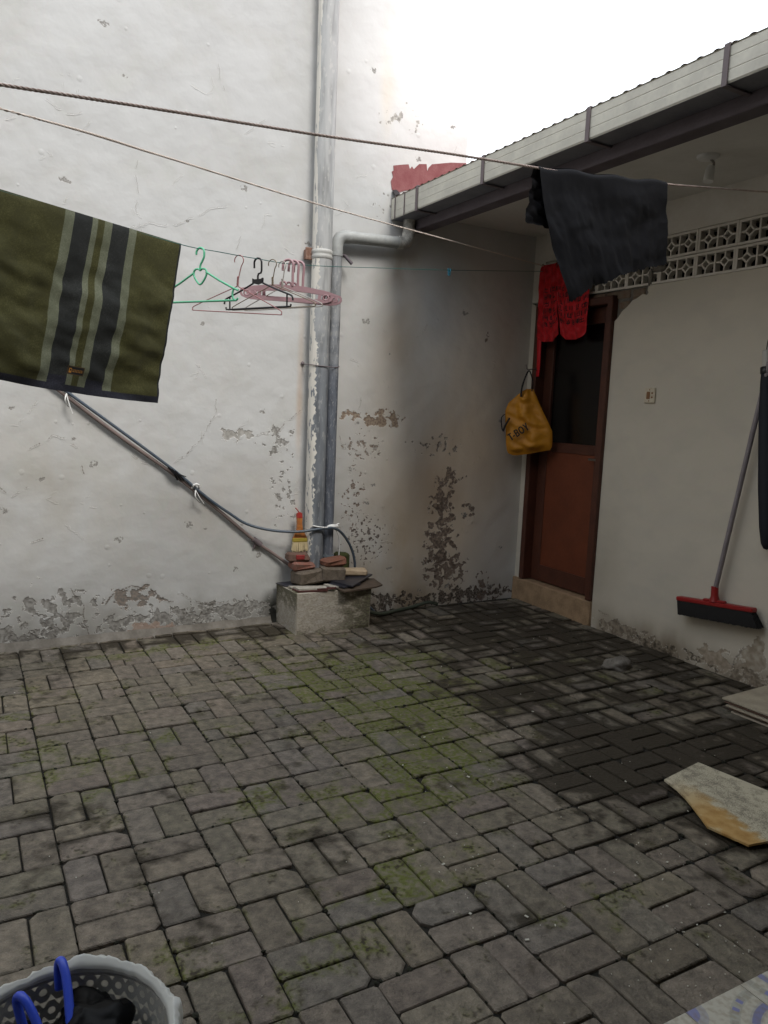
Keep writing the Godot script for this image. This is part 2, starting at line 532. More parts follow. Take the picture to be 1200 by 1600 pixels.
func paver(b: MB, c: Array, top: float, ox: Vector2, tone: Color):
	# c: four corners (x, z) in order; rounded, chamfered, slightly sunk or tilted
	var ring := []
	var cen := Vector2.ZERO
	for q in c: cen += q * 0.25
	for i in 4:
		var p: Vector2 = c[i]
		var a: Vector2 = c[(i + 3) % 4]
		var d: Vector2 = c[(i + 1) % 4]
		var r1 := rng.randf_range(0.004, 0.011)
		if rng.randf() < 0.06: r1 = rng.randf_range(0.018, 0.035)
		ring.append(p + (a - p).normalized() * r1)
		ring.append(p + (d - p).normalized() * r1)
	var tl := Vector2(rng.randf_range(-0.018, 0.018), rng.randf_range(-0.018, 0.018))
	var mk := func(s: Vector2, y: float) -> Vector3: return Vector3(s.x, y + top + (s - cen).dot(tl), s.y)
	b.col = tone
	b.smooth(false)
	var em := func(p: Vector3, o: Vector3, q: Vector3, e: Vector3):
		var w := [p, o, q]
		if (o - p).cross(q - p).dot(e) > 0.0: w = [p, q, o]
		for t in w: b.v(t, Vector2(t.x + t.y, t.z + t.y * 0.7) * 1.7 + ox, Vector2((t.x + 0.6) / 4.4, (t.z + 4.6) / 3.7))
	var ch := 0.0035
	var r0 := []
	var r1 := []
	var r2 := []
	for i in 8:
		var p: Vector2 = ring[i]
		var inn: Vector2 = p + (cen - p).normalized() * ch * 1.5
		r0.append(mk.call(inn, 0.0))
		r1.append(mk.call(p, -ch))
		r2.append(mk.call(p, -0.03))
	for i in range(1, 7): em.call(r0[0], r0[i], r0[i + 1], Vector3.UP)
	for i in 8:
		var n: int = (i + 1) % 8
		var o: Vector3 = r1[i] + r1[n] - 2.0 * Vector3(cen.x, r1[i].y, cen.y)
		em.call(r0[i], r0[n], r1[n], o + Vector3(0, 0.1, 0)); em.call(r0[i], r1[n], r1[i], o + Vector3(0, 0.1, 0))
		em.call(r1[i], r1[n], r2[n], o); em.call(r1[i], r2[n], r2[i], o)

func ground():
	# earth in the joints, one sheet to the horizon
	var b := MB.new()
	b.quad(Vector3(-90, -0.011, 90), Vector3(90, -0.011, 90), Vector3(90, -0.011, -90), Vector3(-90, -0.011, -90), Vector3.UP)
	var soil := mottled(Color(0.13, 0.115, 0.075), Color(0.075, 0.07, 0.045), 21, 2.0, 0.95, 0.3)
	soil.uv1_world_triplanar = true
	var yard := structure("yard_ground", b, soil)
	# paver material: cement grain, with dirt and moss laid over the whole floor
	var n := 512
	var g1 := noise(1, 0.02, 4).get_seamless_image(n, n).get_data()
	var g2 := noise(2, 0.22, 3).get_seamless_image(n, n).get_data()
	var g3 := noise(3, 0.07, 4).get_seamless_image(n, n).get_data()
	var al := PackedByteArray()
	var hh := PackedByteArray()
	al.resize(n * n * 3)
	hh.resize(n * n)
	for i in n * n:
		var t := 0.80 + (g1[i] / 255.0 - 0.5) * 0.30 + (g2[i] / 255.0 - 0.5) * 0.16 + (g3[i] / 255.0 - 0.5) * 0.10
		if g2[i] > 206: t += 0.10
		t = clampf(t, 0.2, 1.0)
		al[i * 3] = int(t * 250); al[i * 3 + 1] = int(t * 248); al[i * 3 + 2] = int(t * 244)
		hh[i] = int(clampf(0.5 + (g3[i] / 255.0 - 0.5) * 0.7 + (g2[i] / 255.0 - 0.5) * 0.35 + (g1[i] / 255.0 - 0.5) * 0.5, 0.0, 1.0) * 255)
	var m := mat(Color.WHITE, 0.78)
	m.albedo_texture = tex(Image.create_from_data(n, n, false, Image.FORMAT_RGB8, al))
	m.vertex_color_use_as_albedo = true
	m.heightmap_enabled = true
	m.heightmap_texture = tex(Image.create_from_data(n, n, false, Image.FORMAT_L8, hh))
	m.heightmap_scale = 0.5
	m.detail_enabled = true
	m.detail_albedo = tex(floor_stains())
	m.detail_uv_layer = BaseMaterial3D.DETAIL_UV_2
	m.detail_blend_mode = BaseMaterial3D.BLEND_MODE_MIX
	var list := []
	var camp := Vector2(0, 0)
	for i in range(-3, 17):
		for j in range(-1, 16):
			var x0 := 0.216 + 0.2125 * i
			var z0 := -1.264 - 0.215 * j - 0.010 * (x0 - 1.0)
			var x1 := x0 + 0.2125
			var z1 := z0 - 0.215
			var vert := (i + j) % 2 == 0
			for s in 2:
				var a := Vector2(x0, z1)
				var e := Vector2(x1, z0)
				if vert:
					var xm := (x0 + x1) * 0.5
					if s == 0: e.x = xm
					else: a.x = xm
				else:
					var zm := (z0 + z1) * 0.5
					if s == 0: e.y = zm
					else: a.y = zm
				a.y = maxf(a.y, ZB + 0.03)
				e.x = minf(e.x, XW - 0.015)
				if e.y - a.y < 0.03 or e.x - a.x < 0.03: continue
				if e.y > -1.06 and a.y > -1.06: continue
				e.y = minf(e.y, -1.05)
				# inside the concrete block
				if a.x > 1.76 and e.x < 2.28 and e.y < -4.24: continue
				var cuts := [[a, e]]
				if rng.randf() < 0.06:
					var f := rng.randf_range(0.35, 0.65)
					if vert: cuts = [[a, Vector2(e.x, lerpf(a.y, e.y, f))], [Vector2(a.x, lerpf(a.y, e.y, f)), e]]
					else: cuts = [[a, Vector2(lerpf(a.x, e.x, f), e.y)], [Vector2(lerpf(a.x, e.x, f), a.y), e]]
				for q in cuts: list.append(q)
	var big := []
	for q in list:
		var c: Vector2 = (q[0] + q[1]) * 0.5
		var w := Vector3(c.x, 0, c.y)
		var cm := get_node("camera") as Camera3D
		var l: Vector3 = cm.global_transform.affine_inverse() * w
		var seen := l.z < -0.2 and absf(l.x / l.z) < 0.53 and absf(l.y / l.z) < 0.70
		var size: float = (q[1] - q[0]).x * (q[1] - q[0]).y / (l.length() ** 3)
		big.append([size if seen else -1.0, q])
	big.sort_custom(func(p, q): return p[0] > q[0])
	var rest := MB.new()
	for k in big.size():
		var q: Array = big[k][1]
		var a: Vector2 = q[0]
		var e: Vector2 = q[1]
		var gap := 0.0023 + 0.0026 * smoothstep(1.2, 2.6, (a.x + e.x) * 0.5)
		var J := func() -> float: return gap + rng.randf_range(-0.0014, 0.0024)
		var cs := [Vector2(a.x + J.call(), a.y + J.call()), Vector2(e.x - J.call(), a.y + J.call()), Vector2(e.x - J.call(), e.y - J.call()), Vector2(a.x + J.call(), e.y - J.call())]
		var t := rng.randf_range(0.80, 1.10)
		if a.x > 1.9: t *= rng.randf_range(0.7, 1.2)
		var tone := Color(0.272 * t, 0.236 * t * rng.randf_range(0.98, 1.01), 0.190 * t * rng.randf_range(0.92, 1.02))
		var hue := rng.randf()
		if hue < 0.16: tone = tone.lerp(Color(0.23, 0.185, 0.17), 0.35)
		elif hue < 0.34: tone = tone.lerp(Color(0.21, 0.205, 0.20), 0.3)
		elif hue < 0.50: tone = tone.lerp(Color(0.215, 0.20, 0.145), 0.35)
		var b2 := MB.new() if k < 300 else rest
		paver(b2, cs, rng.randf_range(-0.0035, 0.003), Vector2(rng.randf(), rng.randf()), tone)
		if k < 300: part("paver", b2, m, yard)
	stuff(part("far_paving", rest, m, yard))

# ---------------------------------------------------------------- white boundary wall
func boundary_wall():
	var p := plaster(-0.4, 3.9, -0.02, 4.3, 340.0, Color(0.745, 0.748, 0.746), 100)
	var g1 := Color(0.56, 0.55, 0.53)
	var g2 := Color(0.43, 0.42, 0.405)
	var b1 := Color(0.46, 0.385, 0.33)
	var b2 := Color(0.36, 0.31, 0.28)
	var tan_c := Color(0.52, 0.43, 0.33)
	# discolouration: damp rising at the foot, run-off by the pipes, corner browns, painted-in light
	p.stain_or_light(0.9, -0.05, 1.9, 0.46, Color(0.46, 0.45, 0.42), 0.7, 1)
	p.stain_or_light(2.9, -0.02, 1.1, 0.40, Color(0.40, 0.34, 0.27), 0.75, 2)
	p.stain_or_light(2.75, 0.4, 0.75, 0.75, Color(0.56, 0.46, 0.33), 0.55, 3)
	p.stain_or_light(3.15, 1.3, 1.2, 1.9, Color(0.885, 0.825, 0.745), 1.4, 4, 0.6)  # pale warm tone painted in to brighten the shaded corner
	p.stain_or_light(3.0, 1.0, 0.5, 1.0, Color(0.60, 0.50, 0.40), 0.45, 14, 1.6)
	p.stain_or_light(3.5, 1.3, 0.35, 1.4, Color(0.62, 0.53, 0.43), 0.35, 15, 1.6)
	p.stain_or_light(2.62, 1.75, 0.26, 1.0, Color(0.66, 0.56, 0.45), 0.28, 5, 2.0)
	p.stain_or_light(2.60, 2.38, 0.16, 0.22, Color(0.50, 0.41, 0.32), 0.4, 6, 6.0)
	p.stain_or_light(2.44, 3.55, 0.09, 0.55, Color(0.80, 0.68, 0.50), 0.55, 7)
	p.stain_or_light(1.885, 1.3, 0.035, 1.6, Color(0.68, 0.58, 0.50), 0.6, 8, 2.0)
	p.stain_or_light(1.72, 0.05, 0.13, 0.20, Color(0.10, 0.10, 0.08), 1.2, 9)
	p.stain_or_light(0.4, 0.9, 0.9, 0.9, Color(0.66, 0.64, 0.60), 0.4, 10)
	p.stain_or_light(1.5, 0.75, 0.7, 0.5, Color(0.70, 0.67, 0.63), 0.35, 11)
	p.stain_or_light(2.95, 3.75, 1.25, 1.3, Color(0.97, 0.97, 0.965), 1.1, 12, 0.3)  # sky glare painted into the wall colour as near-white
	# flaked paint
	p.peel(0.40, 0.18, 0.30, 0.20, 0.44, g1, g2, 21, 11.0)
	p.peel(0.20, 0.05, 0.30, 0.10, 0.36, g1, g2, 22, 11.0)
	p.peel(0.85, 0.24, 0.20, 0.07, 0.30, b1, g2, 23, 14.0)
	p.peel(1.00, 0.08, 0.42, 0.10, 0.30, g1, g2, 24, 10.0)
	p.peel(1.45, 0.10, 0.34, 0.08, 0.18, g1, g2, 25, 14.0)
	p.peel(0.95, 0.02, 0.16, 0.07, 0.15, Color(0.68, 0.58, 0.52), Color(0.60, 0.52, 0.47), 26, 10.0, 0.06)
	p.peel(1.46, 1.22, 0.13, 0.05, 0.24, Color(0.62, 0.60, 0.57), g1, 27, 12.0)
	p.peel(1.74, 1.19, 0.15, 0.16, 0.56, g1, g2, 28, 14.0)
	p.peel(1.78, 0.85, 0.14, 0.25, 0.66, g1, g2, 29, 16.0)
	p.peel(2.26, 1.36, 0.10, 0.05, 0.32, tan_c, b1, 30, 14.0)
	p.peel(2.50, 1.35, 0.17, 0.06, 0.16, tan_c, b1, 31, 15.0)
	p.peel(2.35, 1.16, 0.22, 0.18, 0.66, g1, b1, 32, 16.0)
	p.peel(2.95, 1.18, 0.36, 0.10, 0.64, g1, b2, 33, 15.0)
	p.peel(3.08, 0.95, 0.14, 0.10, 0.40, b1, b2, 34, 15.0)
	p.peel(3.02, 0.78, 0.10, 0.14, 0.30, b1, b2, 35, 14.0)
	p.peel(3.02, 0.50, 0.15, 0.34, 0.28, b1, b2, 36, 11.0, 0.12)
	p.peel(3.08, 0.26, 0.20, 0.15, 0.30, b2, b1, 37, 16.0)
	p.peel(2.40, 0.52, 0.24, 0.24, 0.66, b2, Color(0.22, 0.19, 0.17), 38, 26.0)
	p.peel(2.30, 0.80, 0.14, 0.30, 0.70, b1, b2, 39, 22.0)
	p.peel(3.25, 0.05, 0.50, 0.08, 0.26, b2, Color(0.20, 0.17, 0.14), 40, 16.0)
	p.peel(3.42, 0.10, 0.06, 0.14, 0.24, b2, b1, 41, 16.0)
	p.peel(3.25, 0.70, 0.10, 0.10, 0.55, b1, b2, 42, 16.0)
	p.peel(2.60, 0.05, 0.30, 0.08, 0.30, b2, Color(0.16, 0.14, 0.11), 43, 16.0)
	p.peel(3.33, 2.0, 0.03, 0.07, 0.42, b2, b1, 44, 14.0)
	p.peel(2.42, 2.75, 0.12, 0.18, 0.78, g1, g2, 45, 16.0, 0.05)
	p.peel(2.5, 3.3, 0.3, 0.2, 0.80, Color(0.66, 0.64, 0.6), g1, 46, 12.0, 0.05)
	for c in [[[1.34, 1.45, 1.34, 1.35, 1.28, 1.24, 1.23, 1.17, 1.16, 1.09, 1.09, 1.05], 0.004], [[0.83, 1.17, 0.85, 1.09, 0.9, 1.05, 1.0, 1.03], 0.004], [[0.84, 2.37, 0.87, 2.37, 0.94, 2.41, 1.1, 2.42, 1.29, 2.54, 1.42, 2.59], 0.0035], [[0.88, 2.73, 0.88, 2.6, 0.87, 2.49, 0.88, 2.44], 0.003], [[0.5, 0.32, 0.57, 0.22, 0.59, 0.06, 0.61, -0.02], 0.005], [[0.69, 0.21, 0.76, 0.28, 0.84, 0.31, 0.95, 0.28, 1.01, 0.22, 1.11, 0.19], 0.007], [[1.12, 0.25, 1.2, 0.2, 1.26, 0.17, 1.41, 0.16], 0.005], [[0.15, 0.91, 0.21, 0.86, 0.29, 0.91], 0.004], [[0.58, 1.07, 0.58, 0.98], 0.005], [[2.18, 1.23, 2.2, 1.15, 2.32, 1.13], 0.005], [[2.33, 1.49, 2.31, 1.41], 0.004], [[2.91, 1.2, 2.86, 1.15, 2.86, 1.11], 0.006], [[1.6, 1.22, 1.73, 1.24, 1.9, 1.39], 0.004], [[1.33, 3.34, 1.37, 3.21], 0.003], [[1.48, 2.41, 1.45, 2.33], 0.003], [[0.42, 2.95, 0.52, 2.9, 0.6, 2.93], 0.003], [[0.3, 1.12, 0.42, 1.2, 0.55, 1.13], 0.004], [[0.3, 0.6, 0.38, 0.63], 0.004], [[1.5, 3.0, 1.62, 3.1], 0.003], [[2.2, 1.75, 2.3, 1.72], 0.004]]:
		var pt := []
		for i in range(0, c[0].size(), 2): pt.append(Vector2(c[0][i], c[0][i + 1]))
		p.crack(pt, c[1], int(pt[0].x * 1000))
	for i in 150:                       # chips and pinholes
		var x := rng.randf_range(0.1, 3.7)
		var y := rng.randf_range(0.1, 1.4) if rng.randf() < 0.6 else rng.randf_range(1.2, 3.6)
		var s := rng.randf_range(0.006, 0.022)
		if rng.randf() < 0.35: p.peel(x, y, s * 1.6, s, 0.25, g1, g2, 300 + i, 40.0, 0.06)
		else:
			var c := p.px(x, y)         # blister
			var rr := int(s * 340.0 * 0.8)
			for dy in range(-rr, rr + 1):
				for dx in range(-rr, rr + 1):
					var e := Vector2(dx, dy).length() / (rr + 0.5)
					if e < 1.0: p.rise(int(c.x) + dx, int(c.y) + dy, 0.10 * (1.0 - e * e))
	for i in 44:
		var x := rng.randf_range(0.1, 3.4)
		var y := rng.randf_range(0.5, 3.4)
		p.crack([Vector2(x, y), Vector2(x + rng.randf_range(-0.05, 0.05), y + rng.randf_range(-0.05, 0.05)), Vector2(x + rng.randf_range(-0.09, 0.09), y + rng.randf_range(-0.12, 0.02))], 0.003, 700 + i, Color(0.58, 0.56, 0.53), 0.14)
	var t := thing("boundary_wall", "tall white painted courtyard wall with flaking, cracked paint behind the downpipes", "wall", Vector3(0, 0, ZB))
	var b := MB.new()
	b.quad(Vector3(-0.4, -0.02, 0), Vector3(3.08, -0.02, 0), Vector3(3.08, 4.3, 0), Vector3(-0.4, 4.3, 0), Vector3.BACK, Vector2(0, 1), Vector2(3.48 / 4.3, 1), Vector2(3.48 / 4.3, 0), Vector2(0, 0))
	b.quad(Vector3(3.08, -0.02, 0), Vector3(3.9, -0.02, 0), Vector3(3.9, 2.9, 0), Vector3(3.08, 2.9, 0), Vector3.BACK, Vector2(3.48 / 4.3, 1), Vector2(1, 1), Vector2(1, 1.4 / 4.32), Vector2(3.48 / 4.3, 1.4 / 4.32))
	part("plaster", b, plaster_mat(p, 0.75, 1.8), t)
	b = MB.new()
	b.box(Vector3(-1.66, 2.6, -0.085), Vector3(9.48, 5.3, 0.16))
	b.box(Vector3(5.0, 1.45, -0.085), Vector3(3.83, 2.98, 0.16))
	part("wall_body", b, M.white_paint, t)
	# mortar fillet along the foot
	b = MB.new()
	var n := noise(77, 1.2, 3)
	b.sheet(func(u, v):
		var x := lerpf(-0.8, 1.72, u)
		var q := n.get_noise_2d(x * 6.0, v * 3.0)
		var w := 0.055 + 0.02 * n.get_noise_1d(x * 4.0) - 0.03 * smoothstep(0.9, 1.4, x)
		return Vector3(x, maxf(-0.012, lerpf(0.035, -0.008, v ** 0.7) + q * 0.008), 0.002 + w * v * 1.3), 120, 5)
	part("mortar_fillet", b, M.mortar, t)
	# old red paint left where a roof once met the wall
	b = MB.new()
	var pts := [2.50, 2.85, 2.545, 2.835, 2.60, 2.86, 2.75, 2.895, 3.09, 2.965, 3.078, 3.12, 2.95, 3.10, 2.80, 3.062, 2.775, 3.035, 2.765, 3.01, 2.757, 3.055, 2.70, 3.045, 2.66, 3.005, 2.645, 3.02, 2.63, 3.0, 2.618, 3.028, 2.58, 3.02, 2.505, 3.0, 2.508, 2.97, 2.495, 2.96, 2.505, 2.93, 2.49, 2.90]
	b.plate(poly(pts), Vector3(0, 0, 0.001), Vector3.RIGHT, Vector3.UP, Vector3(0, 0, 0.003))
	part("red_paint_patch", b, mottled(Color(0.50, 0.27, 0.28), Color(0.56, 0.36, 0.36), 111, 2.0, 0.8, 0.1), t, "faded red paint patch above the gutter end")
	# curl of loose felt below it
	b = MB.new()
	b.sheet(func(u, v): return Vector3(2.50 + 0.10 * u, 2.838 - 0.02 * u + 0.02 * sin(u * 5.0), 0.004 + 0.05 * v * (1.0 - u * 0.6)) + Vector3(0, -0.04 * v * v, 0), 10, 5)
	part("loose_flashing", b, mat(Color(0.16, 0.14, 0.15), 0.8), t)

# ---------------------------------------------------------------- annex: wall, door, vents, eave
func annex():
	var t := thing("annex_building", "low white annex with brown door, pierced vent blocks and a corrugated lean-to roof", "building", Vector3.ZERO)
	var X := Vector3.RIGHT
	var zo := Vector3(0, 0, 1)
	# lower plaster skin, with the door opening and the broken patch above it
	var p := plaster(-4.6, -0.8, -0.02, 2.3, 260.0, Color(0.775, 0.745, 0.685), 200)
	p.stain_or_light(-3.2, -0.02, 1.2, 0.26, Color(0.42, 0.37, 0.30), 0.75, 50)
	p.stain_or_light(-2.2, -0.02, 1.2, 0.20, Color(0.45, 0.40, 0.33), 0.6, 51)
	p.stain_or_light(-3.0, 1.4, 1.2, 0.9, Color(0.68, 0.64, 0.57), 0.2, 52, 0.8)
	p.stain_or_light(-3.62, 0.5, 0.3, 0.8, Color(0.60, 0.56, 0.49), 0.4, 54, 1.2)
	var g1 := Color(0.55, 0.50, 0.43)
	var g2 := Color(0.40, 0.36, 0.31)
	p.peel(-3.45, 0.03, 0.30, 0.07, 0.26, g1, g2, 61, 9.0)
	p.peel(-3.02, 0.02, 0.30, 0.05, 0.22, g1, Color(0.25, 0.22, 0.18), 62, 10.0)
	p.peel(-2.72, 0.08, 0.14, 0.08, 0.22, Color(0.66, 0.60, 0.53), g1, 63, 9.0)
	p.peel(-2.50, 0.10, 0.13, 0.16, 0.16, Color(0.64, 0.60, 0.54), g1, 64, 6.0)
	p.peel(-2.35, 0.02, 0.4, 0.06, 0.24, g1, g2, 65, 10.0)
	p.crack([Vector2(-2.62, 0.05), Vector2(-2.6, 0.12), Vector2(-2.56, 0.2)], 0.006, 66)
	p.crack([Vector2(-3.66, 0.12), Vector2(-3.5, 0.10), Vector2(-3.38, 0.03)], 0.006, 67)
	var b := MB.new()
	var outline := poly([-4.568, -0.02, -4.487, -0.02, -4.487, 2.212, -4.36, 2.225, -4.36, 2.242, 1.4, 2.242, 1.4, -0.02, -3.721, -0.02, -3.721, 2.04, -3.70, 2.07, -3.66, 2.105, -3.60, 2.15, -3.55, 2.18, -3.50, 2.20, -3.463, 2.212, -3.459, 2.2415, -4.361, 2.2415, -4.361, 2.224, -4.568, 2.2415])
	# the opening is cut as two outlines: right of the door, and the pier in the corner
	outline = poly([1.4, -0.02, 1.4, 2.242, -3.459, 2.242, -3.463, 2.212, -3.455, 2.20, -3.465, 2.185, -3.50, 2.196, -3.55, 2.172, -3.58, 2.165, -3.62, 2.130, -3.66, 2.105, -3.69, 2.07, -3.721, 2.045, -3.721, -0.02])
	b.plate(outline, Vector3(XW, 0, 0), zo, Vector3.UP, X * 0.018, Vector2(1 / 3.8, -1 / 2.32), Vector2(-4.6, 2.3))
	b.plate(poly([-4.568, -0.02, -4.487, -0.02, -4.487, 2.2, -4.568, 2.242]), Vector3(XW, 0, 0), zo, Vector3.UP, X * 0.018, Vector2(1 / 3.8, -1 / 2.32), Vector2(-4.6, 2.3))
	var pm := plaster_mat(p, 0.8, 1.2)
	part("plaster", b, pm, t)
	# masonry behind
	b = MB.new()
	b.box(Vector3(XW + 0.079, 1.11, -1.16), Vector3(0.12, 2.264, 5.12))
	b.box(Vector3(XW + 0.079, 1.11, -4.5275), Vector3(0.12, 2.264, 0.081))
	b.box(Vector3(XW + 0.0865, 2.2275, -4.104), Vector3(0.105, 0.027, 0.766))
	part("masonry", b, M.mortar, t)
	var rows := [[-3.70, 2.212, 0.11], [-3.575, 2.208, 0.10], [-3.69, 2.145, 0.09], [-3.59, 2.16, 0.07], [-3.70, 2.08, 0.04]]
	for r in rows:
		b = MB.new()
		b.box(Vector3(XW + 0.017, r[1], r[0] + 0.03), Vector3(0.016, 0.048, r[2]), 0.005, Basis(Vector3.RIGHT, rng.randf_range(-0.06, 0.06)), 0.003, rng)
		part("brick", b, M.door_brick, t)
	for k in 6:
		b = MB.new()
		b.box(Vector3(XW + 0.026, 2.2275, -4.40 + k * 0.125), Vector3(0.015, 0.022, 0.112), 0.004, Basis(), 0.002, rng)
		part("brick", b, M.door_brick, t)
	# wall above the vents and beside them
	b = MB.new()
	b.box(Vector3(XW + 0.07, 2.625, -1.585), Vector3(0.14, 0.205, 5.97))
	b.box(Vector3(XW + 0.07, 2.383, 0.25), Vector3(0.14, 0.277, 2.3))
	b.box(Vector3(XW + 0.0695, 2.383, -4.506), Vector3(0.139, 0.277, 0.126))
	part("upper_wall", b, M.white_paint, t)
	# pierced ventilation blocks
	var vb := MB.new()
	var W := 0.262
	var H := 0.136
	var dp := 0.05
	var bar := 0.015
	for s in [-1, 1]:
		vb.box(Vector3(0, s * (H - bar) * 0.5, 0), Vector3(dp, bar, W), 0.002)
		vb.box(Vector3(0, 0, s * (W - bar) * 0.5), Vector3(dp - 0.003, H - bar * 2 + 0.001, bar), 0.002)
	vb.box(Vector3.ZERO, Vector3(dp - 0.003, H - bar * 2 + 0.001, 0.012), 0.002)
	for s in [-1, 1]:
		var cz: float = s * 0.0625
		var r := 0.027
		for q in [[1, 1], [1, -1], [-1, 1], [-1, -1]]:
			var ang := atan2(q[0] * r, -q[1] * r)
			vb.box(Vector3(0, q[0] * r * 0.5, cz + q[1] * r * 0.5), Vector3(dp - 0.006, 0.010, r * 1.5), 0.002, Basis(Vector3.RIGHT, -ang))
		for q in [1, -1]:
			vb.box(Vector3(0, q * 0.040, cz), Vector3(dp - 0.008, 0.030, 0.010), 0.002)
			vb.box(Vector3(0, 0, cz + q * 0.0405), Vector3(dp - 0.009, 0.010, 0.033), 0.002)
	var vm := vb.done()
	for row in 2:
		for k in range(0, 13):
			var o := part("vent_block", vm, M.white_paint, t)
			o.position = Vector3(XW + 0.028, 2.313 + row * 0.1395, -4.31 + 0.263 * k + row * 0.004)
			o.rotation = Vector3(rng.randf_range(-0.012, 0.012), rng.randf_range(-0.01, 0.01), 0)
	b = MB.new()        # mortar smeared over one block
	var ln := noise(5, 1.5, 3)
	b.lump(Vector3(XW + 0.005, 2.335, -3.39), Vector3(0.012, 0.022, 0.05), ln, 0.6, 8)
	b.lump(Vector3(XW + 0.004, 2.29, -3.452), Vector3(0.010, 0.05, 0.018), ln, 0.6, 8)
	part("mortar_smear", b, M.mortar, t)
	# room behind the vents, its darkness painted as near-black surfaces
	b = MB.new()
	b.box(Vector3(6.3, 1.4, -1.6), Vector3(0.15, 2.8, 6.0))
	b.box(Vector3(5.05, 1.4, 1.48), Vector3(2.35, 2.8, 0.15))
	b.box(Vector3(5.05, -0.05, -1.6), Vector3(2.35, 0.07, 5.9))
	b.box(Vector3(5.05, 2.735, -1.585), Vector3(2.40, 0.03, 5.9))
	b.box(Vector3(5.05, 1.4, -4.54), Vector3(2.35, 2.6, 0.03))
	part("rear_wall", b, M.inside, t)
	# door frame
	var f := MB.new()
	f.box(Vector3(XW + 0.035, 1.19, -4.462), Vector3(0.13, 2.04, 0.048), 0.004)
	f.box(Vector3(XW + 0.035, 1.19, -3.745), Vector3(0.13, 2.04, 0.044), 0.004)
	f.box(Vector3(XW + 0.035, 2.1845, -4.104), Vector3(0.132, 0.05, 0.762), 0.004)
	part("door_frame", f, M.brown_wood, t)
	# door leaf
	var d := MB.new()
	var xd := XW + 0.065
	d.box(Vector3(xd, 1.165, -4.39), Vector3(0.036, 1.985, 0.09), 0.003)
	d.box(Vector3(xd, 1.165, -3.812), Vector3(0.036, 1.985, 0.09), 0.003)
	d.box(Vector3(xd, 2.104, -4.101), Vector3(0.035, 0.106, 0.486), 0.003)
	d.box(Vector3(xd, 1.19, -4.101), Vector3(0.035, 0.07, 0.486), 0.003)
	d.box(Vector3(xd, 0.235, -4.101), Vector3(0.035, 0.12, 0.486), 0.003)
	var door := part("door", d, M.brown_wood, t, "brown wooden door with a dark upper pane")
	var pn := MB.new()
	pn.box(Vector3(xd + 0.001, 0.725, -4.101), Vector3(0.026, 0.86, 0.486), 0.002)
	part("panel", pn, mottled(Color(0.43, 0.215, 0.12), Color(0.38, 0.185, 0.10), 64, 0.8, 0.5, 0.05), door)
	var gl := MB.new()
	gl.box(Vector3(xd + 0.006, 1.638, -4.101), Vector3(0.008, 0.826, 0.486))
	part("pane", gl, mat(Color(0.045, 0.042, 0.042), 0.22), door)
	var bt := MB.new()
	bt.tube([Vector3(xd - 0.018, 1.13, -3.80), Vector3(xd - 0.045, 1.13, -3.80)], 0.008, 8)
	bt.box(Vector3(xd - 0.048, 1.13, -3.835), Vector3(0.012, 0.016, 0.09), 0.004)
	part("handle", bt, mat(Color(0.45, 0.43, 0.40), 0.4, 0.7), door)
	# tiled door step
	b = MB.new()
	b.box(Vector3(XW + 0.055, 0.072, -4.143), Vector3(0.16, 0.186, 0.846), 0.006, Basis(), 0.003, rng)
	part("door_step", b, mottled(Color(0.66, 0.55, 0.43), Color(0.52, 0.43, 0.33), 121, 1.6, 0.6, 0.08), t, "dirty beige tiled step below the brown door")
	# ceiling of the eave
	b = MB.new()
	b.box(Vector3(3.255, 2.735, -1.585), Vector3(1.10, 0.028, 5.965))
	part("ceiling", b, M.ceiling, t)
	b = MB.new()
	b.box(Vector3(2.690, 2.676, -1.585), Vector3(0.096, 0.158, 5.96), 0.004)
	part("fascia_beam", b, M.fascia, t, "purplish brown fascia beam below the gutter")
	b = MB.new()       # batten closing the beam and ceiling
	b.box(Vector3(2.752, 2.702, -1.585), Vector3(0.028, 0.04, 5.958), 0.004)
	part("batten", b, M.ceiling, t)
	# gutter: pressed metal trough
	var prof := [Vector2(2.498, 2.792), Vector2(2.506, 2.794), Vector2(2.508, 2.788), Vector2(2.500, 2.786), Vector2(2.500, 2.752), Vector2(2.5018, 2.749), Vector2(2.500, 2.746), Vector2(2.500, 2.706), Vector2(2.5018, 2.703), Vector2(2.500, 2.700), Vector2(2.501, 2.664), Vector2(2.506, 2.657), Vector2(2.634, 2.656), Vector2(2.640, 2.664), Vector2(2.640, 2.775)]
	b = MB.new()
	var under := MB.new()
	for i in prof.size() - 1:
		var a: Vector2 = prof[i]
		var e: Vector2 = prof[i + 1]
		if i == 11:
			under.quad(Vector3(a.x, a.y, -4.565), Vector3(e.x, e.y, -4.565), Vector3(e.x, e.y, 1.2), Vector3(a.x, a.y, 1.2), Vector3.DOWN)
			continue
		var o := Vector3(a.y - e.y, 0, 0).normalized() * -1.0 + Vector3(0, -0.3, 0)
		b.quad(Vector3(a.x, a.y, -4.565), Vector3(e.x, e.y, -4.565), Vector3(e.x, e.y, 1.2), Vector3(a.x, a.y, 1.2), o)
	b.box(Vector3(2.57, 2.722, -4.562), Vector3(0.137, 0.13, 0.004))
	b.box(Vector3(2.57, 2.722, 1.2), Vector3(0.137, 0.13, 0.004))
	var gut := part("gutter", b, M.gutter, t, "cream ribbed metal gutter along the annex eave")
	part("underside", under, mottled(Color(0.46, 0.46, 0.48), Color(0.38, 0.38, 0.41), 73, 1.0, 0.6, 0.03), gut)
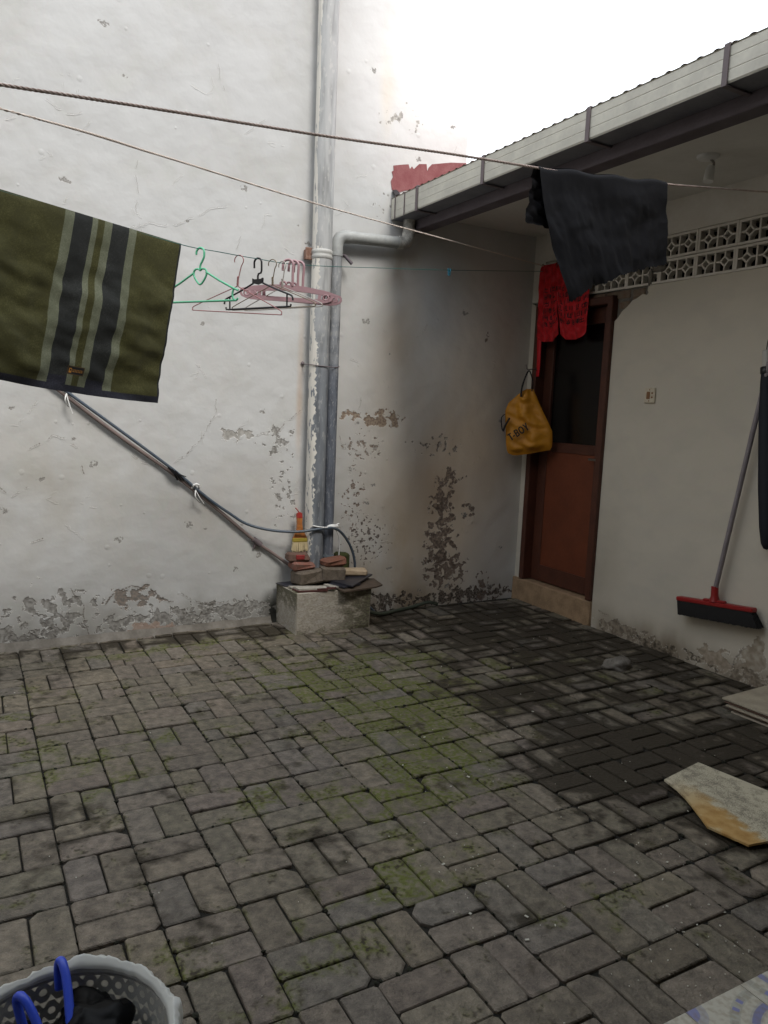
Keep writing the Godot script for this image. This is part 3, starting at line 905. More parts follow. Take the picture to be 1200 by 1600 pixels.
	for z in [-4.236, -3.545, -2.745, -2.032, -1.3, -0.6, 0.1, 0.8]:
		b = MB.new()
		b.box(Vector3(2.495, 2.724, z), Vector3(0.006, 0.145, 0.024), 0.001)
		b.box(Vector3(2.566, 2.650, z), Vector3(0.148, 0.006, 0.023), 0.001)
		b.box(Vector3(2.57, 2.797, z), Vector3(0.15, 0.005, 0.022), 0.001)
		part("bracket", b, M.bracket, gut)
	for z in [-4.39, -4.51]:
		b = MB.new()
		b.box(Vector3(2.4965, 2.724, z), Vector3(0.004, 0.14, 0.006 if z < -4.5 else 0.007))
		part("seam", b, M.bracket, gut)
	# corrugated roof
	b = MB.new()
	b.sheet(func(u, v):
		var z := lerpf(-4.566, 1.6, v)
		var x := lerpf(2.53, 6.5, u)
		return Vector3(x, 2.808 + (x - 2.53) * 0.236 + 0.008 * sin(z * TAU / 0.076), z), 3, 650)
	part("roof", b, mottled(Color(0.46, 0.24, 0.22), Color(0.38, 0.23, 0.21), 131, 1.0, 0.75, 0.05), t, "red corrugated sheet roof sloping down to the gutter")
	b = MB.new()
	b.box(Vector3(6.4, 3.2, -1.5), Vector3(0.1, 0.95, 6.1))
	b.plate(poly([2.66, 2.76, 6.4, 2.76, 6.4, 3.66, 2.66, 2.81]), Vector3(0, 0, 1.45), Vector3.RIGHT, Vector3.UP, Vector3(0, 0, 0.1))
	part("gable", b, M.white_paint, t)

# ---------------------------------------------------------------- house behind the camera, with the tiled porch
func house():
	var t := thing("porch", "low porch floor of pale square tiles printed with blue arcs, bottom right corner", "porch", Vector3.ZERO)
	var b := MB.new()
	b.box(Vector3(0.8, -0.04, 0.12), Vector3(6.9, 0.10, 2.33), 0.003)
	part("slab", b, M.mortar, t)
	# tile print: quarter rings broken into blue blocks
	var n := 160
	var im := Image.create(n, n, false, Image.FORMAT_RGB8)
	var ns := noise(14, 0.05, 3)
	for y in n:
		for x in n:
			var u := Vector2(x + 0.5, y + 0.5) / n
			var c := Color(0.74, 0.73, 0.68)
			var d := u.length()
			var a := rad_to_deg(atan2(u.y, u.x))
			var d2 := (u - Vector2.ONE).length()
			if d > 0.56 and d < 0.70: c = Color(0.68, 0.68, 0.66)
			if d > 0.585 and d < 0.675 and (a > 52.0 or fmod(a, 13.0) < 9.0): c = Color(0.50, 0.51, 0.65)
			if d > 0.80 and d < 0.92: c = Color(0.67, 0.67, 0.63)
			if d > 0.82 and d < 0.90 and fmod(a + 4.0, 15.0) < 8.0: c = Color(0.50, 0.51, 0.68) if fmod(a, 30.0) < 15.0 else Color(0.62, 0.61, 0.57)
			if d > 0.30 and d < 0.40: c = Color(0.68, 0.68, 0.66)
			if d2 < 0.26: c = Color(0.66, 0.66, 0.67)
			if d2 < 0.16: c = Color(0.52, 0.53, 0.68)
			c = c.lerp(Color(0.5, 0.45, 0.37), clampf(ns.get_noise_2d(x, y) * 0.5 + 0.08, 0.0, 0.3))
			im.set_pixel(x, y, c)
	var m := mat(Color.WHITE, 0.28)
	m.albedo_texture = tex(im)
	var tm := MB.new()
	var S := 0.2
	var h := S * 0.5 - 0.0013
	tm.quad(Vector3(-h, 0.004, -h), Vector3(h, 0.004, -h), Vector3(h, 0.004, h), Vector3(-h, 0.004, h), Vector3.UP)
	for q in 4:
		var bs := Basis(Vector3.UP, q * PI / 2)
		tm.quad(bs * Vector3(-h, 0.004, h), bs * Vector3(h, 0.004, h), bs * Vector3(h + 0.0008, -0.012, h + 0.0008), bs * Vector3(-h - 0.0008, -0.012, h + 0.0008), bs * Vector3.BACK, Vector2(0.02, 0.02), Vector2(0.04, 0.02), Vector2(0.04, 0.03), Vector2(0.02, 0.03))
	var mesh := tm.done()
	for i in range(-2, 6):
		for j in 3:
			var o := part("tile", mesh, m, t)
			o.position = Vector3(1.552 + i * S, 0.022, -0.944 + j * S)
			o.rotation.y = [PI, -PI / 2, PI / 2, 0.0][(posmod(i, 2)) + 2 * (j % 2)]
	# house wall and porch roof (behind and above the view)
	var w := thing("house", "house with a roofed porch and added upper storey, unseen, on the near side of the yard", "house", Vector3.ZERO)
	var hm := mottled(Color(0.56, 0.53, 0.48), Color(0.48, 0.45, 0.41), 99, 0.6, 0.9, 0.05)
	b = MB.new()
	b.box(Vector3(0.4, 1.4, 1.40), Vector3(8.0, 2.95, 0.2))
	b.box(Vector3(0.4, 4.1, 0.95), Vector3(8.0, 2.2, 1.1))  # unseen upper storey, added to shade the lower wall and floor
	part("wall", b, hm, w)
	b = MB.new()
	b.box(Vector3(-0.75, 2.95, 0.05), Vector3(5.7, 0.14, 2.46), 0.01)  # unseen roof, front edge drawn forward to shade the near paving
	part("porch_roof", b, hm, w)
	b = MB.new()
	b.box(Vector3(-2.6, 1.45, -0.48), Vector3(0.15, 2.86, 0.15), 0.01)
	part("post", b, M.white_paint, w)
	var s := thing("added_side_wall", "plain white side wall, unseen, added on the left to bounce light into the yard", "wall", Vector3(-3.2, 0, 0))  # unseen wall, added to bounce and shape the light in the yard
	b = MB.new()
	b.box(Vector3(0, 2.0, -1.6), Vector3(0.16, 4.1, 5.8))
	part("wall_body", b, M.white_paint, s)
# ---------------------------------------------------------------- pipes and cables on the boundary wall
func pipe_mat(grey: Color, deep: Color, y_break: float, white: bool, sd: int, ytop: float) -> StandardMaterial3D:
	# u runs round the pipe (0 = right, rising towards the viewer), v runs up
	var w := 128
	var h := 1024
	var n1 := noise(sd, 0.03, 4)
	var n2 := noise(sd + 1, 0.012, 4)
	var im := Image.create(w, h, false, Image.FORMAT_RGB8)
	for y in h:
		var wy := ytop * (1.0 - float(y) / h)
		var k := clampf((y_break - wy + n2.get_noise_2d(0, y * 2.0) * 0.3) / 0.5, 0.0, 1.0)
		var lim := 0.355 + n2.get_noise_2d(40.0, y * 0.6) * 0.10 + n1.get_noise_2d(90.0, y * 4.0) * 0.05
		if wy > 2.4: lim = 0.42 + n2.get_noise_2d(40.0, y * 0.6) * 0.05
		for x in w:
			var u := float(x) / w
			var t := n1.get_noise_2d(x * 1.5, y * 0.35)
			var c := grey.lerp(deep, k)
			c = c.lightened(0.05) if t > 0.16 else c.darkened(clampf(-t * 0.35, 0.0, 0.2))
			if n1.get_noise_2d(x * 4.0 + 300.0, y * 1.6) > 0.36: c = c.lerp(Color(0.82, 0.81, 0.78), 0.3)
			if white and (u > lim and u < 0.93) and n1.get_noise_2d(x * 3.0, y * 1.2 + 900.0) < 0.30: c = Color(0.84, 0.825, 0.79).darkened(clampf(t * 0.15, 0.0, 0.1))
			im.set_pixel(x, y, c)
	var m := mat(Color.WHITE, 0.5)
	m.albedo_texture = tex(im)
	m.uv1_scale = Vector3(1.0, -1.0 / ytop, 1.0)
	m.uv1_offset = Vector3(0, 1, 0)
	return m

func pipes():
	# big rain pipe
	var c := Vector3(1.981, 0, ZB + 0.075)
	var t := thing("rain_pipe", "thick grey plastic rain pipe with white overpaint and peeling blue-grey paint", "pipe", c)
	var b := MB.new()
	b.lathe(Vector3.ZERO, [Vector2(0.0625, 0.27), Vector2(0.0625, 5.2)], 32)
	var pm := pipe_mat(Color(0.66, 0.665, 0.665), Color(0.45, 0.47, 0.495), 2.05, true, 400, 5.2)
	part("pipe", b, pm, t)
	b = MB.new()
	b.lathe(Vector3.ZERO, [Vector2(0.0626, 2.325), Vector2(0.066, 2.328), Vector2(0.0665, 2.345), Vector2(0.0645, 2.35), Vector2(0.0645, 2.358), Vector2(0.0665, 2.362), Vector2(0.0665, 2.378), Vector2(0.0626, 2.382)], 32)
	var cm := mottled(Color(0.76, 0.76, 0.74), Color(0.66, 0.66, 0.65), 142, 2.0, 0.5, 0.05)
	part("collar", b, cm, t)
	b = MB.new()
	b.box(Vector3(-0.078, 2.355, -0.02), Vector3(0.05, 0.075, 0.012), 0.003)
	b.box(Vector3(-0.085, 2.355, -0.045), Vector3(0.02, 0.06, 0.05), 0.003)
	part("bracket", b, M.rust, t, "rusty pipe bracket")
	# small pipe that drains the gutter
	var k := Vector3(2.085, 0, ZB + 0.065)
	t = thing("gutter_drain_pipe", "thin blue-grey drain pipe bending under the gutter and running down beside the thick pipe", "pipe", k)
	var pts := [Vector3(0, 0.27, 0), Vector3(0, 1.0, 0), Vector3(0, 1.7, 0), Vector3(0, 2.40, 0)]
	b = MB.new()
	b.lathe(Vector3.ZERO, [Vector2(0.0375, 0.27), Vector2(0.0375, 2.38)], 24)
	part("pipe", b, pipe_mat(Color(0.56, 0.57, 0.58), Color(0.38, 0.40, 0.44), 2.0, false, 410, 2.4), t)
	var gm := mottled(Color(0.68, 0.69, 0.68), Color(0.55, 0.56, 0.56), 141, 1.0, 0.5, 0.05)
	b = MB.new()
	b.tube([Vector3(0.0, 2.36, 0), Vector3(0.0, 2.42, 0), Vector3(0.006, 2.45, 0), Vector3(0.022, 2.475, 0), Vector3(0.05, 2.487, 0), Vector3(0.09, 2.489, 0)], 0.0405, 20)
	part("elbow", b, gm, t)
	b = MB.new()
	b.tube([Vector3(0.07, 2.489, 0), Vector3(0.48, 2.508, 0)], 0.0375, 20)
	part("cross_pipe", b, gm, t)
	b = MB.new()
	b.tube([Vector3(0.44, 2.506, 0), Vector3(0.475, 2.508, 0.002), Vector3(0.505, 2.52, 0.004), Vector3(0.518, 2.545, 0.004), Vector3(0.52, 2.58, 0.004)], 0.043, 20)
	b.tube([Vector3(0.52, 2.56, 0.004), Vector3(0.52, 2.66, 0.004)], 0.040, 20)
	part("outlet", b, mottled(Color(0.80, 0.79, 0.76), Color(0.50, 0.49, 0.47), 151, 3.0, 0.6, 0.1, 2.6), t, "white stained outlet elbow under the gutter")
	b = MB.new()
	b.tube([Vector3(0.045, 2.385, -0.05), Vector3(0.062, 2.37, 0.0), Vector3(0.105, 2.325, 0.015)], 0.011, 10)
	one("pipe_stub", b, M.fascia, "short dark pipe stub poking out of the white wall below the drain elbow", "pipe stub").position = k
	# wire round both pipes
	b = MB.new()
	var ring := [Vector3(1.90, 1.68, ZB + 0.012), Vector3(1.918, 1.675, ZB + 0.10), Vector3(1.95, 1.67, ZB + 0.135), Vector3(1.99, 1.668, ZB + 0.142), Vector3(2.03, 1.667, ZB + 0.13), Vector3(2.085, 1.668, ZB + 0.108), Vector3(2.12, 1.675, ZB + 0.085), Vector3(2.128, 1.68, ZB + 0.05), Vector3(2.13, 1.68, ZB + 0.0)]
	b.tube(cr(ring, 4), 0.003, 6)
	b.lump(Vector3(1.898, 1.685, ZB + 0.008), Vector3(0.012, 0.014, 0.008), noise(3, 1.0), 0.3, 6)
	one("tie_wire", b, M.bracket, "thin wire looped round both rain pipes halfway up the wall", "wire")
	# conduit sloping down the wall
	b = MB.new()
	var z := ZB + 0.022
	var cd := [Vector3(-0.35, 2.03, z), Vector3(0.10, 1.71, z), Vector3(0.43, 1.462, z), Vector3(0.75, 1.215, z + 0.004), Vector3(1.073, 0.982, z), Vector3(1.36, 0.75, z), Vector3(1.60, 0.545, z), Vector3(1.72, 0.46, z), Vector3(1.86, 0.355, z + 0.02)]
	b.tube(cr(cd, 5), 0.0105, 12)
	var cond := one("sloping_conduit", b, mottled(Color(0.52, 0.46, 0.44), Color(0.42, 0.37, 0.36), 161, 2.0, 0.55, 0.03), "brownish grey conduit sloping down the white wall to the brick pile", "conduit")
	b = MB.new()
	b.tube([Vector3(1.585, 0.560, z), Vector3(1.635, 0.520, z)], 0.019, 12)
	b.tube([Vector3(1.60, 0.535, z), Vector3(1.594, 0.50, z - 0.01)], 0.008, 8)
	part("clip", b, M.bracket, cond)
	# blue hose running with it, then across to the pipes
	b = MB.new()
	var hs := [Vector3(-0.35, 2.055, z + 0.012), Vector3(0.10, 1.735, z + 0.012), Vector3(0.43, 1.485, z + 0.012), Vector3(0.75, 1.25, z + 0.012), Vector3(1.07, 1.01, z + 0.014), Vector3(1.28, 0.835, z + 0.016), Vector3(1.42, 0.735, z + 0.018), Vector3(1.53, 0.665, z + 0.03), Vector3(1.68, 0.625, z + 0.07), Vector3(1.85, 0.615, z + 0.11), Vector3(2.00, 0.632, z + 0.13), Vector3(2.10, 0.628, z + 0.12), Vector3(2.18, 0.575, z + 0.09), Vector3(2.25, 0.48, z + 0.07), Vector3(2.285, 0.38, z + 0.06), Vector3(2.30, 0.27, z + 0.05), Vector3(2.36, 0.12, z + 0.05), Vector3(2.45, 0.02, z + 0.06)]
	b.tube(cr(hs, 5), 0.0088, 12)
	one("blue_hose", b, mottled(Color(0.25, 0.30, 0.36), Color(0.32, 0.35, 0.38), 171, 2.0, 0.45, 0.03), "blue-grey hose tied to the sloping conduit and then to the two pipes", "hose")
	# strips that tie them
	var ties := [[Vector3(0.488, 1.43, z), [0.03, -0.11, 0.012, -0.075], "white plastic strip tied round the conduit just below the striped sarong"], [Vector3(1.205, 0.885, z), [0.052, -0.085, 0.03, -0.08], "white plastic strip tied round the conduit near the middle of its slope"]]
	for e in ties:
		b = MB.new()
		var o: Vector3 = e[0]
		var r := []
		for i in 9:
			var a := TAU * i / 8.0
			r.append(o + Vector3(cos(a) * 0.022 + 0.005, sin(a) * 0.026 + 0.01, 0.008 + sin(a) * 0.024))
		b.tube(r, 0.005, 6, false, 1.6)
		var q: Array = e[1]
		b.tube(cr([o + Vector3(0, 0, 0.03), o + Vector3(q[0] * 0.4, q[1] * 0.5, 0.04), o + Vector3(q[0], q[1], 0.03)], 5), 0.005, 5, true, 0.35)
		b.tube(cr([o + Vector3(0, 0, 0.03), o + Vector3(q[2] * 0.2 - 0.01, q[3] * 0.5, 0.045), o + Vector3(q[2], q[3], 0.02)], 5), 0.0045, 5, true, 0.35)
		one("plastic_strip", b, M.white_plastic, e[2], "plastic strip", "strips tying the hose")
	b = MB.new()
	for i in 3: b.tube([Vector3(1.04 + i * 0.02, 1.025 - i * 0.012, z + 0.03), Vector3(1.075 + i * 0.02, 0.985 - i * 0.01, z + 0.036), Vector3(1.10 + i * 0.02, 0.945, z + 0.01)], 0.006, 6)
	b.tube([Vector3(1.09, 0.985, z + 0.03), Vector3(1.15, 0.965, z + 0.02)], 0.003, 5)
	one("black_tape_tie", b, M.black_plastic, "dark tape wound round conduit and hose halfway down the slope", "tape")
	b = MB.new()
	var o := Vector3(2.09, 0.64, ZB + 0.125)
	b.tube(cr([Vector3(1.945, 0.65, ZB + 0.135), Vector3(2.02, 0.64, ZB + 0.158), o + Vector3(0.0, 0, 0.0), o + Vector3(0.06, 0.012, -0.03)], 5), 0.007, 6, true, 0.6)
	b.lump(o + Vector3(0.0, 0, 0.008), Vector3(0.04, 0.014, 0.014), noise(4, 1.2), 0.5, 8)
	b.tube(cr([o, o + Vector3(0.045, -0.06, 0.005), o + Vector3(0.055, -0.16, 0.0), o + Vector3(0.05, -0.25, -0.01)], 5), 0.009, 6, true, 0.3)
	one("plastic_strip", b, M.white_plastic, "pale plastic strip knotted round the pipes above the bricks, one end hanging", "plastic strip", "strips tying the hose")
	# hose lying behind the block
	b = MB.new()
	b.tube(cr([Vector3(2.31, 0.10, -4.50), Vector3(2.36, 0.05, -4.44), Vector3(2.47, 0.018, -4.42), Vector3(2.62, 0.014, -4.47), Vector3(2.78, 0.014, -4.515), Vector3(2.92, 0.03, -4.535), Vector3(3.0, 0.012, -4.53)], 6), 0.013, 10)
	one("ground_hose", b, mottled(Color(0.20, 0.23, 0.19), Color(0.27, 0.29, 0.24), 181, 3.0, 0.6, 0.03), "dirty dark green hose lying along the foot of the wall right of the concrete block", "hose")

# ---------------------------------------------------------------- boards and stone on the paving
func floor_boards():
	# broken board
	var n := 256
	var im := Image.create(n, n, false, Image.FORMAT_RGB8)
	var n1 := noise(71, 0.035, 4)
	var rs := RandomNumberGenerator.new()
	rs.seed = 4
	for y in n:
		for x in n:
			var wx := 2.19 + 0.56 * x / n
			var wz := -1.96 + 0.6 * y / n
			var A := Vector2(2.351, -1.886)
			var D := Vector2(2.25, -1.44)
			var far := (D - A).normalized().orthogonal().dot(Vector2(wx, wz) - A)
			far = absf(far)
			var s := n1.get_noise_2d(x, y)
			var c := Color(0.74, 0.71, 0.62).darkened(clampf(s * 0.25, 0.0, 0.2))
			var sp := 0.30 + s * 0.22 - absf(far - 0.15) * 1.9
			if rs.randf() < sp: c = c.lerp(Color(0.24, 0.22, 0.19), rs.randf_range(0.2, 0.75))
			elif rs.randf() < sp * 1.5: c = c.darkened(0.15)
			var w := smoothstep(0.075 + s * 0.05, 0.02 + s * 0.05, far - 0.02) * smoothstep(-1.90, -1.60, wz)
			w *= 0.85
			c = c.lerp(Color(0.72, 0.57, 0.32).lerp(Color(0.66, 0.48, 0.22), clampf(s + 0.5, 0.0, 1.0)), clampf(w * 0.95, 0.0, 1.0))
			im.set_pixel(x, y, c)
	var m := mat(Color.WHITE, 0.7)
	m.albedo_texture = tex(im)
	var b := MB.new()
	b.plate(poly([2.351, -1.886, 2.603, -1.931, 2.665, -1.60, 2.735, -1.24, 2.64, -1.31, 2.50, -1.385, 2.40, -1.42, 2.248, -1.445, 2.216, -1.581, 2.245, -1.631, 2.275, -1.685, 2.292, -1.715, 2.312, -1.755, 2.335, -1.815]), Vector3(0, 0.006, 0), Vector3.RIGHT, Vector3.BACK, Vector3(0, 0.008, 0), Vector2(1 / 0.56, 1 / 0.6), Vector2(2.19, -1.96))
	var o := one("broken_board", b, m, "broken white board with black mould specks and an orange stained edge lying on the paving", "board")
	o.rotation.x = 0.006
	# stack of boards by the wall
	var tops := [[0.0, 0.0, 0.0], [0.004, 0.012, 0.008], [-0.006, 0.026, -0.006], [0.010, 0.034, 0.012], [0.004, 0.052, 0.0]]
	for i in 5:
		b = MB.new()
		var y := 0.058 - i * 0.0132
		b.box(Vector3(0.205, 0, 0.30), Vector3(0.41, 0.0085, 0.60), 0.001, Basis(), 0.0012, rng)
		var c: Color = [Color(0.70, 0.66, 0.58), Color(0.46, 0.36, 0.31), Color(0.68, 0.64, 0.56), Color(0.48, 0.38, 0.33), Color(0.66, 0.62, 0.55)][i]
		var bo := one("stacked_board", b, mottled(c, c.darkened(0.15), 190 + i, 1.5, 0.75, 0.03), ["topmost pale board of the low stack against the annex wall", "second board from the top, brown edged, in the stack by the annex wall", "middle pale board of the stack by the annex wall", "fourth board down, brown edged, in the stack by the annex wall", "lowest board, flat on the paving, in the stack by the annex wall"][i], "board", "boards stacked at the annex wall")
		bo.position = Vector3(3.258 + tops[i][0], y, -2.318 + tops[i][1])
		bo.rotation.y = 0.055 + tops[i][2]
	b = MB.new()
	b.lump(Vector3.ZERO, Vector3(0.095, 0.042, 0.06), noise(12, 0.018, 3), 0.5, 14)
	one("loose_stone", b, M.concrete, "rounded grey stone lying on the dark paving in front of the annex wall", "stone").position = Vector3(3.235, 0.022, -2.985)

# ---------------------------------------------------------------- concrete block and what lies on it
func block_and_bricks():
	var im := Image.create(256, 256, false, Image.FORMAT_RGB8)
	var n1 := noise(15, 0.02, 5)
	var n2 := noise(16, 0.08, 4)
	for y in 256:
		for x in 256:
			var s := n1.get_noise_2d(x, y)
			var q := n2.get_noise_2d(x, y)
			var c := Color(0.68, 0.655, 0.61).lerp(Color(0.56, 0.53, 0.48), clampf(s + q * 0.5 + 0.4, 0.0, 1.0))
			if s * 0.9 + q * 0.4 > 0.20: c = c.lerp(Color(0.74, 0.72, 0.69), 0.6)
			var damp := smoothstep(110.0, 250.0, x + s * 90.0) * 0.6 + smoothstep(40.0, 0.0, y + s * 40.0) * 0.4
			c = c.lerp(Color(0.22, 0.195, 0.14) if q > -0.1 else Color(0.20, 0.22, 0.10), clampf(damp + q * 0.3, 0.0, 0.85))
			im.set_pixel(x, y, c)
	var m := mat(Color.WHITE, 0.9)
	m.albedo_texture = tex(im)
	m.heightmap_enabled = true
	m.heightmap_texture = tex(im)
	m.heightmap_scale = 0.4
	var t := thing("concrete_block", "damp stained concrete block at the foot of the downpipes", "concrete block", Vector3(2.02, 0, -4.40))
	var b := MB.new()
	b.box(Vector3(0, 0.125, 0), Vector3(0.522, 0.272, 0.335), 0.006, Basis(), 0.005, rng)
	part("block", b, m, t)
	var tile_w := mottled(Color(0.72, 0.70, 0.66), Color(0.60, 0.58, 0.54), 201, 4.0, 0.5, 0.05)
	var tile_r := mottled(Color(0.34, 0.18, 0.16), Color(0.26, 0.15, 0.14), 202, 4.0, 0.7, 0.1)
	var slate := mottled(Color(0.15, 0.15, 0.18), Color(0.21, 0.21, 0.24), 203, 3.0, 0.35, 0.03)
	var slab := mottled(Color(0.34, 0.28, 0.23), Color(0.26, 0.22, 0.18), 204, 3.0, 0.8, 0.1)
	var flat := func(called: String, outline: Array, y: float, th: float, mt: Material, label: String, cat: String, grp := ""):
		var q := MB.new()
		q.plate(poly(outline), Vector3(0, y, 0), Vector3.RIGHT, Vector3.BACK, Vector3(0, th, 0))
		one(called, q, mt, label, cat, grp)
	flat.call("brown_slab", [2.05, -4.15, 2.30, -4.20, 2.37, -4.24, 2.40, -4.42, 2.20, -4.50, 2.02, -4.40], 0.264, 0.010, slab, "thin brown slab jutting past the right end of the concrete block", "slab")
	flat.call("grey_felt_scrap", [1.735, -4.53, 1.92, -4.55, 2.0, -4.44, 1.90, -4.36, 1.76, -4.42], 0.264, 0.005, slate, "dark crumpled scrap under the left bricks on the concrete block", "scrap")
	flat.call("tile_offcut", [1.765, -4.385, 1.93, -4.33, 1.905, -4.285, 1.77, -4.345], 0.270, 0.009, tile_w, "white tile offcut at the back left edge of the concrete block", "tile", "tile offcuts on the block")
	flat.call("tile_offcut", [1.775, -4.325, 1.985, -4.285, 1.96, -4.225, 1.785, -4.255], 0.276, 0.010, tile_w, "larger white tile offcut on a red-brown one at the front left of the block", "tile", "tile offcuts on the block")
	flat.call("tile_offcut", [1.77, -4.33, 1.99, -4.29, 1.965, -4.218, 1.775, -4.246], 0.265, 0.010, tile_r, "red-brown tile offcut under the white one at the front left of the block", "tile", "tile offcuts on the block")
	flat.call("tile_offcut", [1.895, -4.262, 2.03, -4.236, 2.02, -4.212, 1.90, -4.228], 0.277, 0.008, tile_r, "narrow red-brown tile strip at the front edge of the block", "tile", "tile offcuts on the block")
	flat.call("tile_offcut", [1.99, -4.34, 2.10, -4.33, 2.09, -4.24, 2.0, -4.25], 0.277, 0.007, tile_w, "small white tile piece half under the black tile on the block", "tile", "tile offcuts on the block")
	flat.call("tile_offcut", [2.03, -4.395, 2.30, -4.54, 2.40, -4.44, 2.115, -4.172], 0.290, 0.009, slate, "glossy black square tile lying askew on the concrete block", "tile", "tile offcuts on the block")
	flat.call("tile_offcut", [2.02, -4.33, 2.2, -4.40, 2.22, -4.26, 2.07, -4.20], 0.279, 0.009, slate, "dark tile tucked under the glossy black one on the block", "tile", "tile offcuts on the block")
	b = MB.new()
	b.box(Vector3.ZERO, Vector3(0.165, 0.048, 0.07), 0.012, Basis(), 0.003, rng)
	var r := one("wooden_offcut", b, mottled(Color(0.74, 0.66, 0.55), Color(0.62, 0.54, 0.44), 205, 5.0, 0.7, 0.05), "pale wooden offcut lying on the black tile right of the bricks", "wood")
	r.position = Vector3(2.262, 0.324, -4.44)
	r.rotation = Vector3(0, -0.18, -0.05)
	# bricks
	var grey := mottled(Color(0.47, 0.43, 0.38), Color(0.36, 0.32, 0.28), 206, 5.0, 0.95, 0.4)
	var red := mottled(Color(0.52, 0.30, 0.25), Color(0.50, 0.42, 0.38), 207, 6.0, 0.95, 0.35)
	var dust := mottled(Color(0.44, 0.33, 0.28), Color(0.36, 0.29, 0.26), 208, 6.0, 0.95, 0.35)
	var grp := "bricks piled on the concrete block"
	var specs := [
		["brick", Vector3(1.915, 0.322, -4.42), Vector3(0.19, 0.09, 0.13), 0.25, grey, "broad grey mortar-covered brick at the bottom of the left pile"],
		["brick", Vector3(1.876, 0.395, -4.435), Vector3(0.155, 0.055, 0.10), 0.10, red, "pinkish red brick in the middle of the left pile"],
		["brick", Vector3(1.848, 0.451, -4.45), Vector3(0.145, 0.055, 0.10), -0.05, dust, "brown brick daubed with red on top of the left pile"],
		["brick", Vector3(2.075, 0.338, -4.395), Vector3(0.155, 0.105, 0.10), -0.08, grey, "grey concrete brick standing at the bottom of the right pile"],
		["brick", Vector3(2.085, 0.416, -4.40), Vector3(0.155, 0.05, 0.10), 0.05, mottled(Color(0.50, 0.31, 0.24), Color(0.42, 0.30, 0.25), 209, 6.0, 0.95, 0.3), "red-brown brick on top of the right pile"],
		["brick", Vector3(2.085, 0.36, -4.505), Vector3(0.09, 0.19, 0.08), 0.1, mottled(Color(0.36, 0.39, 0.42), Color(0.30, 0.32, 0.34), 210, 5.0, 0.9, 0.3), "blue-grey lump standing behind the right pile against the pipe"],
		["brick", Vector3(2.20, 0.355, -4.515), Vector3(0.10, 0.18, 0.075), -0.1, mottled(Color(0.27, 0.31, 0.13), Color(0.20, 0.20, 0.12), 211, 6.0, 0.95, 0.5), "mossy green brick standing behind the wooden offcut"],
	]
	for s in specs:
		b = MB.new()
		b.box(Vector3.ZERO, s[2], 0.014, Basis(Vector3(0, 0, 1), rng.randf_range(-0.05, 0.05)), 0.0085, rng)
		var o := one(s[0], b, s[4], s[5], "brick", grp)
		o.position = s[1]
		o.rotation.y = s[3]
		if s[5].contains("daubed"):
			b = MB.new()
			b.box(Vector3(0.005, 0.004, 0.050), Vector3(0.055, 0.030, 0.012), 0.004, Basis(), 0.003, rng)
			part("red_daub", b, mat(Color(0.50, 0.13, 0.12), 0.7), o)
	# paint brush
	t = thing("paint_brush", "old flat paint brush with orange handle standing bristles down on the left bricks", "paint brush", Vector3(1.868, 0.480, -4.455))
	t.rotation = Vector3(-0.16, 0.05, -0.03)
	t.scale = Vector3(1.22, 1.0, 1.0)
	b = MB.new()
	b.plate(poly([-0.012, 0.245, -0.016, 0.225, -0.014, 0.18, -0.018, 0.14, -0.030, 0.112, -0.040, 0.09, -0.040, 0.086, 0.040, 0.086, 0.040, 0.09, 0.030, 0.112, 0.018, 0.14, 0.014, 0.18, 0.016, 0.225, 0.012, 0.245]), Vector3(0, 0, -0.007), Vector3.RIGHT, Vector3.UP, Vector3(0, 0, 0.014))
	part("handle", b, mottled(Color(0.68, 0.43, 0.21), Color(0.54, 0.33, 0.17), 212, 6.0, 0.4, 0.0), t)
	b = MB.new()
	b.plate(poly([-0.014, 0.25, -0.016, 0.218, 0.016, 0.218, 0.014, 0.25, 0.004, 0.256, -0.006, 0.254]), Vector3(0, 0, -0.0085), Vector3.RIGHT, Vector3.UP, Vector3(0, 0, 0.017))
	b.tube(cr([Vector3(0, 0.252, 0), Vector3(-0.012, 0.27, 0.004), Vector3(-0.022, 0.285, 0.0)], 4), 0.003, 6)
	part("tip", b, mat(Color(0.58, 0.16, 0.13), 0.5), t)
	b = MB.new()
	b.box(Vector3(0, 0.076, 0), Vector3(0.084, 0.026, 0.024), 0.004)
	part("ferrule", b, mat(Color(0.62, 0.55, 0.22), 0.45, 0.2), t)
	b = MB.new()
	for i in 22:
		var x := -0.039 + 0.078 * i / 21.0
		for z in [-0.006, 0.0, 0.006]: b.tube([Vector3(x, 0.07, z), Vector3(x * 1.12 + rng.randf_range(-0.004, 0.004), rng.randf_range(-0.002, 0.014), z * 1.3)], 0.0026, 4)
	part("bristles", b, mat(Color(0.74, 0.68, 0.54), 0.9), t)

